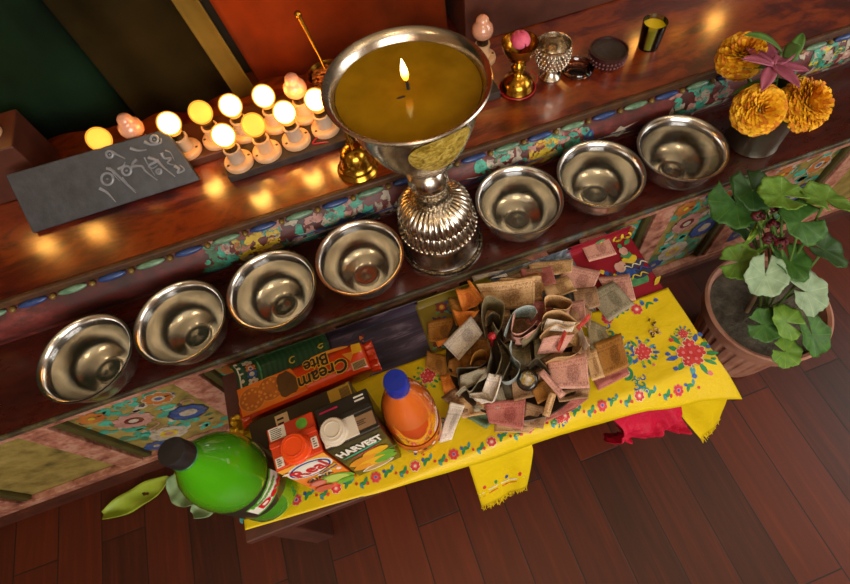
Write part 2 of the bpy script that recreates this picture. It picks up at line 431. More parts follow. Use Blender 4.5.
def cluster(x0, x1, pal, n, s0=.12, s1=.9, big=.02):
    for k in range(int(n * 1.6)):
        pt.blob(r.uniform(x0, x1), r.uniform(s0, s1), r.uniform(.25, .7) * big, r.uniform(.04, .11), r.choice(pal), 0, 0, .45, 11, k)
xs_c = lambda px, py: aty(px, py, .672).x
for pxc, pyc, kind in ((215, 243, 't'), (253, 235, 'y'), (285, 222, 't'), (320, 212, 'p'), (345, 200, 't'), (375, 195, 'g'), (500, 148, 't'), (520, 140, 'p'), (545, 140, 'y'), (572, 128, 't'), (590, 124, 'b'), (690, 93, 't'), (715, 85, 't')):
    x = xs_c(pxc, pyc)
    if kind == 't': cluster(x - .045, x + .045, [0, 0, 7, 2, 8, 3], 26)
    if kind == 'p': cluster(x - .04, x + .04, [2, 2, 8, 0, 3], 22)
    if kind == 'y':
        cluster(x - .04, x + .04, [5, 5, 5, 4], 18, .35, .8, .016); pt.flower(x, .55, .028, 7, 5, 4, None)
    if kind == 'g': cluster(x - .05, x + .05, [3, 2, 3, 8], 26, .1, .8, .012)
    if kind == 'b': pt.blob(x, .55, .012, .16, 1, 3); pt.blob(x + .012, .45, .008, .1, 6, 4)
for x in (-1.15, -.85, 1.1, 1.4): cluster(x - .1, x + .1, [0, 0, 7, 2, 3, 5], 50)
for x in [xs_c(a, b) for a, b in ((330, 211), (350, 210), (500, 150), (620, 100))]:
    for k in range(5): pt.leaf(x, .5, k * 1.26, .03, .12, r.choice([1, 3, 6]), 3)
WORN = [worn('worn_' + k, a_, b_, '#3e1f1a') for k, a_, b_ in WC]
pt.build('painted_motifs', WORN, us)
mbp = MB(); mats = [pm('petal_blue', '#182a58', '#35508a', 40, .35), pm('petal_green', '#3a6250', '#7fa084', 40, .35), pm('petal_gold', '#7d6226', '#5f4a1a', 60, .4)]
k = 0; x = AX0 + .05
while x < AX1 - .05:
    mbp.mat(k % 2).ell(lu(x, .681, .3475), (.0275, .0075, .0062), 14, 8)
    mbp.mat(2).ell(lu(x + .0365, .68, .3465), (.006, .0065, .0055), 10, 6)
    x += .073; k += 1
mbp.build('petal_moulding', mats, us)

tag(MB().box((0, 0, 0), (.34, .11, .12), None, .003).build('wooden_block', M_BASEB, smooth=False, loc=(-.74, .99, .4255)), 'dark wooden block carrying bulbs at the far left of the step', 'block')  # added stand, lifts two assumed bulbs to reflect in the lacquered top
tag(MB().box((0, 0, 0), (1.45, .13, .12), None, .003).build('rear_step', M_BASEB, smooth=False, loc=(1.08, 1.055, .4255)), 'plain dark wooden rear step carrying the far row of bulbs', 'step')  # added support, raises an assumed bulb row for orange reflections on the right

# ------------------------------------------------------------------ cloth hangings behind the altar
def hanging(name, label, x0, x1, xb0, xb1, y, m, folds, amp=.01, zt=1.35, zb=.3665, ph=0):
    def fn(u, w_):
        x = (x0 + (x1 - x0) * u) * w_ + (xb0 + (xb1 - xb0) * u) * (1 - w_)
        return V((x, y + amp * math.sin(u * folds * 2 * PI + ph + .6 * math.sin(w_ * 3)) + .004 * fb((u * 3, w_ * 2, 0)), zb + (zt - zb) * w_))
    return tag(MB().sheet(fn, int(folds * 14) + 8, 14).build(name, m, solid=.003), label, 'hanging')
hanging('silk_hanging', 'dark green silk hanging on the wall behind the carved slate', -1.5, -.43, -1.5, -.4, 1.085, pm('dark_green_silk', '#0d2114', '#07120a', 9, .95, spec=.08), 5, .012)
hanging('silk_hanging', 'olive brown silk hanging beside the dark green one', -.425, -.25, -.392, -.165, 1.06, pm('olive_silk', '#241c08', '#151104', 9, .95, spec=.08), 1.5, .012)
hanging('silk_hanging', 'narrow pale yellow silk sash slanting between two wall hangings', -.272, -.232, -.175, -.128, 1.036, pm('pale_yellow_silk', '#6a5826', '#55451a', 9, .95, spec=.08), .6, .005)
hanging('silk_hanging', 'broad rust red silk hanging behind the row of bulbs', -.225, .3, -.12, .335, 1.068, pm('rust_silk', '#84300c', '#55200b', 7, .95, spec=.08), 2.5, .012, ph=1)
# silk hanging at the far right end of the altar', .86, 1.9, .88, 1.9, 1.085, pm('maroon_silk', '#34100d', '#220908', 7, .95, spec=.08), 5, .012, ph=2)
# ------------------------------------------------------------------ metals
t = NT('beaten_silver'); v = t.mapping()
t.set(col=t.ramp(t.noise(v, 18, 5), [(.3, '#d3c8b8'), (.7, '#b5aa9a')]), metal=1, rough=t.ramp(t.noise(v, 40, 4), [(.3, .16), (.7, .3)])); M_SILV = t.m
t = NT('bowl_metal'); v = t.mapping()
t.set(col=t.ramp(t.noise(v, 30, 4), [(.3, '#e4e2df'), (.7, '#d2cec8')]), metal=1, rough=.22); t.bump(t.noise(v, 55, 3), .08, .002); M_BOWL = t.m
t = NT('engraved_silver'); v = t.mapping()
vo = t.new('ShaderNodeTexVoronoi'); t.link(v, vo.inputs['Vector']); vo.inputs['Scale'].default_value = 240
t.set(col=t.ramp(vo.outputs['Distance'], [(.1, '#b9a88f'), (.6, '#5d5140')]), metal=1, rough=.32); t.bump(vo.outputs['Distance'], .6, .002); M_ENGR = t.m
t = NT('engraved_gold'); v = t.mapping()
n = t.noise(v, 90, 5, .6, 1.5)
t.set(col=t.ramp(n, [(.35, '#7a6418'), (.5, '#c2a53c'), (.65, '#e6d070')]), metal=.35, rough=.4); t.bump(n, .8, .003); M_GOLD = t.m
t = NT('still_water')
tr = t.new('ShaderNodeBsdfTransparent'); tr.inputs[0].default_value = (.97, .97, .95, 1)
gl = t.new('ShaderNodeBsdfGlossy'); gl.inputs['Roughness'].default_value = .03
fr = t.new('ShaderNodeFresnel'); fr.inputs[0].default_value = 1.33
mx = t.new('ShaderNodeMixShader'); t.link(fr.outputs[0], mx.inputs[0]); t.link(tr.outputs[0], mx.inputs[1]); t.link(gl.outputs[0], mx.inputs[2]); t.link(mx.outputs[0], t.out.inputs[0]); M_WATER = t.m
def thin_glass(name, tint, ior=1.45, f=0.0):
    t = NT(name); tr = t.new('ShaderNodeBsdfTransparent'); tr.inputs[0].default_value = C(tint)
    gl = t.new('ShaderNodeBsdfGlossy'); gl.inputs['Roughness'].default_value = .06
    fr = t.new('ShaderNodeFresnel'); fr.inputs[0].default_value = ior
    mx = t.new('ShaderNodeMixShader'); t.link(fr.outputs[0], mx.inputs[0]); t.link(tr.outputs[0], mx.inputs[1]); t.link(gl.outputs[0], mx.inputs[2]); t.link(mx.outputs[0], t.out.inputs[0]); return t.m

# ------------------------------------------------------------------ big butter lamp
BL = thing('butter_lamp', 'tall ornate silver butter lamp full of oil with one burning wick', 'lamp', (.139, .577, .2505))
MB().lathe([(0, 0), (.085, 0), (.0855, .004), (.083, .008), (.078, .012), (.074, .022), (.0725, .04), (.072, .055), (.071, .066), (.06, .074), (0, .076)], 64).build('foot', M_SILV, BL)
MB().caps(0, 0).lathe([(.0845, .006), (.0835, .0125), (.079, .0135)], 64).build('foot_band', M_ENGR, BL)
def gad(n): return lambda a, i, z: 1 + .075 * abs(math.sin(n * a / 2)) ** .7
MB().caps(0, 0).lathe([(.06, .072), (.0695, .073), (.071, .078), (.0708, .087), (.069, .096), (.066, .106), (.06, .112)], 240, rf=gad(40)).build('lower_lotus', M_SILV, BL)
def beads(n, R, z, q):
    mb = MB()
    for i in range(n):
        a = 2 * PI * i / n; mb.ell((R * math.cos(a), R * math.sin(a), z), (q, q, q), 8, 6)
    mb.build('bead_row', M_SILV, BL)
beads(46, .0742, .0755, .0042); beads(44, .0693, .1125, .0034)
MB().caps(0, 0).lathe([(.058, .111), (.0665, .1125), (.067, .118), (.0655, .127), (.061, .137), (.052, .147), (.042, .153), (.034, .155)], 240, rf=gad(36)).build('upper_lotus', M_SILV, BL)
MB().lathe([(0, .146), (.037, .152), (.0385, .155), (.036, .158), (.031, .16), (.029, .166), (.03, .175), (.032, .1785), (.03, .182), (.02, .184), (0, .184)], 48).build('collar', M_ENGR, BL)
MB().lathe([(.0, .177), (.02, .18), (.031, .189), (.0355, .203), (.0345, .216), (.028, .229), (.021, .236), (.0, .239)], 48).build('knob', M_SILV, BL)
BZ = .415
BPR = [(0, -.186), (.024, -.184), (.031, -.176), (.044, -.158), (.06, -.135), (.077, -.105), (.09, -.07), (.099, -.04), (.1045, -.02), (.111, -.008), (.1172, -.002), (.1185, .001), (.117, .0028), (.112, .001), (.107, -.006), (.1035, -.014), (.0985, -.03), (.0945, -.045), (.0855, -.073), (.0725, -.107), (.055, -.137), (.03, -.165), (0, -.172)]
BPR = [(r, z + BZ) for r, z in BPR]
MB().lathe(BPR, 96).build('bowl', M_SILV, BL)
def rz_at(z):
    for (r0, z0), (r1, z1) in zip(BPR[:11], BPR[1:11]):
        if z0 <= z <= z1: return r0 + (r1 - r0) * (z - z0) / (z1 - z0)
    return .1
a0 = math.radians(-82)
def med(u, w_):
    # oval plate on the outside of the bowl
    rr = w_; th = u * 2 * PI
    aa = a0 + .52 * rr * math.cos(th); zz = BZ - .056 + .047 * rr * math.sin(th)
    r = rz_at(zz) + .0024 - .0015 * rr ** 6
    return V((r * math.cos(aa), r * math.sin(aa), zz))
MB().sheet(med, 48, 8).build('medallion', M_GOLD, BL)
t = NT('lamp_oil'); v = t.mapping()
t.set(col=t.ramp(t.noise(v, 16, 4), [(.3, '#7d5c08'), (.7, '#9a7412')]), rough=.12, spec=.22); M_OIL = t.m
MB().lathe([(0, BZ - .0135), (.1032, BZ - .0135), (.1015, BZ - .02), (0, BZ - .02)], 64).build('oil', M_OIL, BL)
wick = MB().tube([(0, 0, BZ - .02), (.001, .0, BZ - .004), (-.001, 0, BZ + .004)], .0022, 8).build('wick', pm('charred_wick', '#120c08', rough=.9), BL)
t = NT('flame_glow'); v = t.mapping(); sx = t.new('ShaderNodeSeparateXYZ'); t.link(v, sx.inputs[0])
mr = t.math('DIVIDE', t.math('SUBTRACT', sx.outputs[2], BZ), .038)
t.set(col='#000000', em=t.ramp(mr, [(0, '#3a1c06'), (.25, '#ff8a1c'), (.6, '#ffd77a'), (1, '#ffe9b0')]), ems=9); M_FLAME = t.m
MB().lathe([(0, BZ), (.0035, BZ + .004), (.0055, BZ + .011), (.005, BZ + .019), (.003, BZ + .028), (.0, BZ + .038)], 16).build('flame', M_FLAME, BL)
MB().ell((-.014, -.012, BZ - .013), (.007, .002, .0008), 10, 6).build('soot_fleck', pm('soot', '#140e06', rough=.7), BL)  # flat dark fleck standing in for the wick's shadow on the oil

for o_ in BL.children:          # the stem of the old lamp leans a little to the left
    for v_ in o_.data.vertices: v_.co.x -= .05 * v_.co.z

# ------------------------------------------------------------------ seven offering bowls
BP = [(0, .002), (.026, .002), (.027, 0), (.036, 0), (.0362, .004), (.042, .0058), (.058, .0135), (.0685, .026), (.0752, .043), (.0788, .06), (.081, .07), (.0845, .0755), (.087, .0778), (.0865, .0795), (.0835, .0795), (.079, .0755), (.0762, .066), (.073, .05), (.0665, .032), (.056, .019), (.043, .0125), (.029, .0095), (.027, .0082), (.0245, .0105), (.02, .0092), (.012, .0098), (0, .0115)]
def offering_bowl(x, y, s, label):
    r = thing('offering_bowl', label, 'bowl', (x, y - (.006 if x < .2 else -.001), .2505), RNG.uniform(0, 6), 'offering bowls in a row on the altar shelf')
    MB().lathe([(a * s, b) for a, b in BP], 72).build('bowl_body', M_BOWL, r)
    MB().lathe([(0, .0602), (.0745 * s, .0602), (.0742 * s, .0592), (0, .0592)], 64).build('water', M_WATER, r, smooth=False)
for x, y, s, l in [(-.541, .548, .967, 'silver offering bowl at the far left end of the row on the shelf'),
                   (-.371, .556, .967, 'second silver offering bowl from the left end of the row'),
                   (-.2, .558, .967, 'third silver offering bowl from the left, behind the biscuit packet'),
                   (-.0285, .563, .967, 'silver offering bowl just left of the tall butter lamp'),
                   (.301, .563, .99, 'silver offering bowl just right of the tall butter lamp'),
                   (.476, .56, 1.0, 'silver offering bowl between two others, second from the marigold vase'),
                   (.656, .556, 1.03, 'silver offering bowl at the right end, beside the marigold vase')]: offering_bowl(x, y, s, l)

# ------------------------------------------------------------------ bulb lamps on their battens
M_BATT = pm('batten_wood', '#3a2c26', '#231a17', 60, .7, bump=.4, bs=120)
M_BATT2 = pm('batten_brown', '#5a2e18', '#43200f', 30, .5)
tag(MB().box((0, 0, 0), (.585, .075, .018), None, .002).build('wooden_batten', M_BATT, smooth=False, loc=(.068, .837, .3746)), 'rough dark wooden batten under the front row of bulbs', 'batten')
tag(MB().box((0, 0, 0), (.98, .11, .018), None, .002).build('wooden_batten', M_BATT2, smooth=False, loc=(-.13, .9305, .3746)), 'brown wooden batten under the back row of bulbs', 'batten')
M_PORC = pm('porcelain', '#d6b08a', '#c49a72', 20, .35)
M_SOCK = pm('socket_grey', '#b9a694', '#a8937e', 20, .4); M_SCREW = pm('screw', '#5a4a38', rough=.4, metal=1)
M_LIT = NT('lit_bulb_core').set(col='#fff2d0', em=(1, .5, .13, 1), ems=36).m
M_LIT2 = NT('dimmer_bulb_core').set(col='#ffdfa0', em=(1, .4, .07, 1), ems=1.9).m
t = NT('bulb_envelope'); tr = t.new('ShaderNodeBsdfTransparent'); tr.inputs[0].default_value = (1, .9, .66, 1)
em = t.new('ShaderNodeEmission'); em.inputs[0].default_value = (1, .4, .04, 1); em.inputs[1].default_value = 1.5
mx = t.new('ShaderNodeMixShader'); mx.inputs[0].default_value = .55; t.link(tr.outputs[0], mx.inputs[1]); t.link(em.outputs[0], mx.inputs[2]); t.link(mx.outputs[0], t.out.inputs[0]); M_ENV = t.m
M_UNLIT = pm('unlit_bulb', '#d8a48a', '#c58a6c', 30, .22, coat=.5, sub=.2)
M_THREADRED = pm('red_wire', '#a3121a', rough=.5)
def bulb_lamp(x, y, z, label, kind='lit', rz=0):
    r = thing('bulb_lamp', label, 'lamp', (x, y, z), rz, 'electric bulb lamps behind the altar step')
    MB().lathe([(0, 0), (.029, 0), (.0295, .004), (.0285, .0095), (.025, .0115), (.018, .012), (0, .012)], 32).build('base', M_PORC, r)
    s = MB()
    for k in (-1, 1): s.ell((k * .0225, -.004, .0118), (.003, .003, .0012), 10, 6)
    s.build('screw', M_SCREW, r)
    MB().lathe([(0, .0115), (.0165, .0118), (.0155, .02), (.0152, .034), (.0165, .036), (.0165, .041), (.0, .041)], 28).build('socket', M_SOCK if kind == 'lit' else M_PORC, r)
    MB().lathe([(0, .041), (.0125, .041), (.0122, .05), (.0135, .054), (0, .055)], 24).build('collar', M_SCREW, r)
    if kind in ('lit', 'dim'):
        MB().ell((0, 0, .0765), (.0226, .0226, .0232), 28, 18).build('glass_envelope', M_ENV, r)
        MB().ell((0, 0, .0765), (.0197, .0197, .0202), 24, 16).build('glowing_core', M_LIT if kind == 'lit' else M_LIT2, r)
    else:
        MB().lathe([(0, .054), (.013, .055), (.021, .063), (.0235, .073), (.0215, .083), (.0165, .089), (.0145, .0915), (.0142, .095), (.0125, .1005), (.0075, .105), (0, .1065)], 28).build('glass_envelope', M_UNLIT, r)
    return r
ZB = .3838
for px, py, kind, l in [(240, 163, 'lit', 'lit round bulb at the left end of the front row'),
                        (268, 153, 'dim', 'dimmer amber bulb in the front row, second from its left end'),
                        (297, 141, 'lit', 'lit round bulb in the front row, second from the butter lamp'),
                        (326, 129, 'lit', 'lit round bulb in the front row right beside the big butter lamp')]:
    p = at(px, py, ZB); bulb_lamp(p.x, p.y, ZB, l, kind, .3)
for px, py, kind, l in [(188.5, 151, 'lit', 'lit bulb just right of the carved slate in the back row'),
                        (218, 140.5, 'dim', 'dimmer amber bulb in the back row, second from the carved slate'),
                        (246, 134, 'lit', 'lit bulb in the back row, third from the carved slate'),
                        (277, 125, 'lit', 'lit bulb furthest right among the lit ones of the back row'),
                        (306, 116, 'off', 'unlit pinkish candle bulb in the back row beside the butter lamp'),
                        (152, 154, 'off', 'unlit pearly candle bulb standing behind the carved slate'),
                        (123, 166, 'dim', 'amber glowing bulb mostly hidden behind the carved slate')]:
    p = at(px, py, ZB); bulb_lamp(p.x, p.y, ZB, l, kind, -.2)
bulb_lamp(-.62, .985, .486, 'lit bulb on the dark wooden block, right one of two', 'lit')  # both block bulbs are assumed, as source of the orange patch at left
bulb_lamp(-.74, .99, .486, 'lit bulb on the dark wooden block, left one of two', 'lit')
for k, x in enumerate((.36, .47, .58, .7, .82, .94, 1.06)):  # assumed bulbs on the added rear step, for warm light and reflections
    bulb_lamp(x + .06, 1.035, .486, ['lit bulb at the back of the step behind the small brass lamp', 'dimmer amber bulb behind the silver goblet', 'lit bulb at the back behind the beaded bowl', 'dimmer amber bulb behind the yellow green tumbler', 'lit bulb at the back, left of the far end of the step', 'dimmer amber bulb near the far end of the step', 'lit bulb at the very far right end of the step'][k], 'lit' if k % 2 == 0 else 'dim', .1)
bulb_lamp(.372, .93, .366, 'unlit bulb right of the big butter lamp, behind the small brass lamp', 'off')
wp = [(.02, .803, .368), (.005, .806, .374), (-.02, .81, .3842), (-.045, .815, .3855), (-.03, .83, .386)]
tag(MB().tube(smooth_poly(wp, 4), .0016, 6).build('wire', M_THREADRED), 'thin red wire curling around the bulb base beside the butter lamp', 'wire')

# ------------------------------------------------------------------ carved prayer slate
t = NT('carved_slate'); v = t.mapping(); n = t.noise(v, 30, 6, .65)
t.set(col=t.ramp(n, [(.3, '#222328'), (.7, '#3c3f46')]), rough=.4, spec=.6); t.bump(n, .35, .003); M_SLATE = t.m
M_SLATE2 = pm('slate_letters', '#868a94', '#666a72', 40, .35)
_a = aty(165, 129, .896); O = V((-.3, .83, .3795)); n0 = V((0, -(_a.z - O.z), .896 - .83)).normalized()
def onpl(px, py, h=0):
    r = _ray(px, py); c0 = V((0, 0, CAM_H)); tt = (O + n0 * h - c0).dot(n0) / r.dot(n0); return c0 + r * tt
slx = V((1, 0, 0)); sly = n0.cross(slx).normalized()
sr = thing('carved_slate', 'dark grey slate carved with a line of flowing prayer script', 'carved stone', O)
def slp(p): d = p - O; return d.dot(slx), d.dot(sly)
c_ = [slp(onpl(200, 180)), slp(onpl(165, 129))]
poly = [(c_[0][0], c_[0][1]), (c_[1][0], c_[1][1]), (c_[1][0] - .30, c_[1][1] + .003), (c_[0][0] - .33, c_[0][1] - .002)]
MB().prism(poly, lambda u, v_, h: slx * u + sly * v_ - n0 * (.013 - h), .013).build('slate', M_SLATE, sr, False, bevel=.002)
def S(x, y): return onpl(95 + x / 6.49, 125 + y / 6.49, .0008) - O
mb = MB()
def stroke(pts, r=.0032, taper=True):
    P = smooth_poly([S(a, b) for a, b in pts], 4); n_ = len(P)
    mb.tube(P, [r * (1.1 - .8 * i / (n_ - 1) if taper else 1) for i in range(n_)], 6)
def circ(x, y, q, r=.0024):
    stroke([(x + q * math.cos(a), y + q * math.sin(a)) for a in [i * PI / 5 for i in range(11)]], r, False); mb.ell(S(x, y), (.0025, .0025, .0015), 8, 6)
circ(95, 190, 22); stroke([(110, 175), (150, 195), (195, 218)])
circ(80, 350, 38); stroke([(75, 280), (120, 300), (190, 370), (265, 440)]); stroke([(30, 410), (80, 440), (135, 500)]); stroke([(95, 275), (130, 330), (165, 365)], .0015)
circ(205, 295, 30); stroke([(150, 285), (185, 265), (195, 240)]); stroke([(175, 340), (215, 385), (262, 425)], .0014)
stroke([(235, 270), (300, 265), (330, 300), (405, 358)]); stroke([(270, 222), (245, 250), (240, 285)]); stroke([(320, 210), (340, 250), (390, 330)], .0014)
stroke([(345, 210), (400, 232), (350, 262), (370, 282), (405, 262)]); circ(415, 300, 16); stroke([(400, 225), (440, 270), (520, 335)])
stroke([(430, 180), (450, 215), (495, 215), (470, 245), (510, 260)]); stroke([(455, 165), (490, 180), (515, 230)], .0014); stroke([(515, 265), (545, 285), (535, 310), (580, 290), (550, 260)])
circ(385, 92, 24); stroke([(320, 108), (370, 128), (425, 115), (428, 85)]); stroke([(230, 150), (280, 165), (335, 160)])
for k in range(0): stroke([(-120 - k * 90, 330 + k * 25), (-80 - k * 90, 400 + k * 25), (-30 - k * 90, 470 + k * 25)]); circ(-130 - k * 90, 380 + k * 25, 26)
mb.build('carved_script', M_SLATE2, sr)

# ------------------------------------------------------------------ small things on the upper step
ZU = .3655
def up(px, py): return at(px, py, ZU)
p = up(517, 88)
r = thing('brass_butter_lamp', 'small polished brass butter lamp with a red thread around its foot', 'lamp', (p.x, p.y, ZU))
MB().lathe([(0, 0), (.036, 0), (.037, .004), (.034, .008), (.033, .016), (.028, .026), (.018, .033), (.011, .037), (.009, .043), (.015, .05), (.016, .057), (.01, .064), (.008, .07), (0, .071)], 40).build('foot', M_BRASS, r)
MB().lathe([(0, .07), (.012, .071), (.026, .082), (.034, .1), (.037, .112), (.035, .112), (.03, .098), (.02, .086), (0, .08)], 40).build('cup', M_BRASS, r)
MB().ring((0, 0, .0035), .0385, .0016, 48, 6).tube([(.036, -.01, .004), (.045, -.004, .006), (.048, .01, .012), (.04, .016, .018), (.034, .012, .016)], .0014, 6).build('thread', M_THREADRED, r)
M_PINKFL = pm('pink_petals', '#c2355c', '#dd6a86', 30, .6)
mb = MB(); rr = random.Random(3)
for k in range(26):
    a = rr.uniform(0, 6.28); e = rr.uniform(0, 1.2); d = V((math.cos(a) * math.cos(e), math.sin(a) * math.cos(e), math.sin(e)))
    mb.ell(d * .016, (.011, .004, .008), 8, 6, m=d.to_track_quat('Y', 'Z').to_matrix())
tag(mb.build('pink_blossom', M_PINKFL, loc=(p.x - .002, p.y - .004, ZU + .118)), 'pink blossom lying in the cup of the small brass lamp', 'flower')
p = up(550, 76)
r = thing('silver_goblet', 'small silver goblet with dotted sides on the upper step', 'goblet', (p.x, p.y, ZU))
MB().lathe([(0, 0), (.023, 0), (.024, .003), (.021, .007), (.015, .012), (.013, .02), (.018, .025), (0, .026)], 36).build('foot', M_SILV, r)
mb = MB().lathe([(0, .024), (.018, .025), (.03, .036), (.036, .052), (.036, .066), (.033, .074), (.036, .082), (.034, .082), (.031, .073), (.033, .064), (.03, .046), (.018, .032), (0, .03)], 40)
for j in range(5):
    for i in range(26):
        a = 2 * PI * (i + .5 * (j % 2)) / 26; z = .036 + j * .0085; q = [.0305, .034, .0358, .0362, .0345][j]
        mb.ell((q * math.cos(a), q * math.sin(a), z), (.003, .003, .003), 6, 4)
mb.build('cup', M_SILV, r)
p = up(577, 71)
tag(MB().lathe([(0, .002), (.026, .002), (.03, 0), (.034, .004), (.0345, .011), (.032, .014), (.029, .011), (.027, .006), (0, .005)], 40).build('glass_dish', thin_glass('pinkish_glass', '#d9a98f', 1.7), loc=(p.x, p.y, ZU)), 'shallow round pinkish glass dish beside the silver goblet', 'dish')
p = up(606, 62)
r = thing('beaded_bowl', 'dark red bowl with a beaded side at the back of the step', 'bowl', (p.x, p.y, ZU))
MB().lathe([(0, 0), (.03, 0), (.036, .008), (.04, .022), (.041, .034), (.038, .034), (.035, .02), (.028, .008), (0, .006)], 40).build('bowl_body', pm('dark_red_bowl', '#3a1518', '#281012', 40, .35), r)
mb = MB()
for j, (q, z) in enumerate(((.0375, .011), (.0402, .022))):
    for i in range(30): a = 2 * PI * i / 30; mb.ell((q * math.cos(a), q * math.sin(a), z), (.003, .003, .003), 6, 4)
mb.build('bead_row', pm('dull_beads', '#7a4a4a', '#5a3236', 40, .4), r)
MB().lathe([(0, .022), (.02, .027), (.034, .03), (.0375, .029), (0, .018)], 24).build('dark_contents', pm('dark_grain', '#1d1614', '#33241e', 90, .8, bump=.6, bs=160), r)
p = up(648, 46)
r = thing('yellow_glass', 'small yellow green glass tumbler at the back of the upper step', 'glass', (p.x, p.y, ZU))
MB().lathe([(0, 0), (.022, 0), (.026, .06), (.0245, .06), (.021, .003), (0, .003)], 32).build('glass_wall', thin_glass('clear_glass', '#e8eecf'), r)
MB().lathe([(0, .0035), (.0206, .0035), (.0238, .05), (0, .05)], 32).build('yellow_liquid', pm('yellow_liquid', '#c9b413', rough=.15, em=(.8, .65, .02, 1), ems=0), r)
p = up(358, 168)
r = thing('brass_bell', 'small brass hand bell tucked behind the big butter lamp bowl', 'bell', (p.x, p.y, ZU))
MB().lathe([(.0, .004), (.03, .002), (.0405, 0), (.0415, .003), (.038, .008), (.0345, .012), (.035, .015), (.032, .018), (.029, .03), (.0255, .044), (.018, .054), (.008, .058), (0, .058)], 48).build('bell_body', M_BRASS, r)
MB().lathe([(0, .057), (.006, .058), (.0045, .066), (.008, .072), (.0085, .078), (.005, .084), (.006, .094), (.004, .102), (0, .103)], 24).build('handle', M_BRASS, r)
p = up(352, 118)
r = thing('brass_cup', 'brass cup heaped with saffron crumbs behind the big butter lamp rim', 'cup', (.03, .925, .3838))
MB().lathe([(0, 0), (.028, 0), (.028, .004), (.012, .012), (.009, .03), (.016, .037), (.034, .046), (.042, .062), (.043, .068), (.041, .068), (.038, .06), (.03, .05), (0, .042)], 40).build('cup_body', M_BRASS, r)
mb = MB(); rr = random.Random(8)
for k in range(90):
    a = rr.uniform(0, 6.28); q = .034 * math.sqrt(rr.random()); mb.ell((q * math.cos(a), q * math.sin(a), .056 + .012 * (1 - (q / .034) ** 2) + rr.uniform(0, .006)), (.005, .004, .003), 6, 4)
cr = mb.build('saffron_crumbs', pm('saffron', '#c26a10', '#7d3d08', 120, .8), r); cr['kind'] = 'stuff'
tag(MB().tube([(.03, .925, .44), (.026, .935, .48), (.018, .95, .53), (.012, .96, .56)], [.003, .003, .004, .005], 8).ell((.012, .96, .563), (.007, .007, .008), 10, 8).build('brass_spoon', M_BRASS), 'slim brass spoon standing in the saffron cup', 'spoon')

# ------------------------------------------------------------------ vase of marigolds
VX, VY, ZS = .862, .568, .2505
r = thing('metal_vase', 'plain grey metal tumbler used as a flower vase at the shelf end', 'vase', (VX, VY, ZS))
MB().lathe([(0, 0), (.053, 0), (.0545, .003), (.053, .006), (.054, .06), (.0565, .118), (.058, .121), (.0555, .121), (.052, .06), (.05, .006), (0, .005)], 48).build('tumbler', pm('dull_steel', '#a8a494', '#8f8a78', 20, .34, 1), r)
M_MARI = pm('marigold', '#eba408', '#f8c31c', 60, .7, sub=.1); M_MARI2 = pm('marigold_deep', '#b96a04', '#dd8c0a', 60, .7)
M_GRN = pm('leaf_green', '#33591f', '#557c30', 25, .5); M_GRN2 = pm('leaf_grey_green', '#6f8c62', '#8aa678', 25, .5)
M_STEM = pm('stem_green', '#5c7a34', '#47652a', 30, .5); M_GRN3 = pm('leaf_yellow_green', '#7f9a22', '#98ad3a', 25, .5)
def marigold(name, c, R, ax, label, n=330, stem_to=None):
    r = thing(name, label, 'flower', c); mb = MB(); rr = random.Random(int(c[0] * 1000)); ax = V(ax).normalized()
    q = ax.to_track_quat('Z', 'Y').to_matrix(); g = PI * (3 - math.sqrt(5))
    for k in range(n):
        zc = 1 - 1.45 * k / n; th = k * g; s_ = math.sqrt(max(0, 1 - zc * zc)); d = V((s_ * math.cos(th), s_ * math.sin(th), zc * .8))
        d.normalize(); L = R * (.86 + .16 * rr.random()); wd = R * (.09 + .07 * (1 - abs(zc)))
        up_ = V((0, 0, 1)); tx = d.cross(up_); tx = tx.normalized() if tx.length > .05 else V((1, 0, 0)); ty = d.cross(tx)
        a_ = rr.uniform(-.5, .5); tx, ty = tx * math.cos(a_) + ty * math.sin(a_), ty * math.cos(a_) - tx * math.sin(a_)
        b0 = d * L * .45; vs = []
        for (u, h, f) in ((-.35, .45, 0), (.35, .45, 0), (-.8, .85, -.06), (.8, .85, -.06), (-1, 1, .1), (0, 1.03, .24), (1, 1, .1)):
            vs.append(q @ (d * L * h + tx * u * wd + ty * f * wd * 2.2 + d * rr.uniform(-.01, .01) * R))
        mb.mat(0 if rr.random() < .7 else 1).add(vs, [[0, 1, 3, 2], [2, 3, 5, 4], [3, 6, 5]])
    mb.build('petals', [M_MARI, M_MARI2], r, smooth=False)
    MB().ell(q @ V((0, 0, -R * .35)), (R * .55, R * .55, R * .5), 14, 10).build('calyx', M_GRN, r)
    if stem_to:
        a = q @ V((0, 0, -R * .6)); e = V(stem_to) - V(c); MB().tube(smooth_poly([a, a * .5 + e * .5 + V((0, 0, .012)), e], 5), .0035, 8).build('stem', M_STEM, r)
p = at(758, 110, .405); marigold('marigold', (p.x, p.y, p.z), .047, (-.3, -.55, .75), 'big orange marigold drooping over the front of the metal vase', 620, (VX - .01, VY, ZS + .06))
p = at(741, 57, .43); marigold('marigold', (p.x, p.y, p.z), .045, (-.35, -.1, .9), 'second orange marigold behind, next to the pink lily petals', 460, (VX, VY + .01, ZS + .06))
p = at(802, 106, .40); marigold('marigold', (p.x, p.y, p.z), .05, (.4, -.4, .8), 'third orange marigold at the outer right side of the vase', 460, (VX + .01, VY, ZS + .06))
p = at(772, 66, .45); r = thing('pink_lily', 'faded pink lily with long narrow petals rising from the vase', 'flower', p)
M_LILY = pm('lily_pink', '#a85a72', '#8a3f58', 30, .55); rr = random.Random(4)
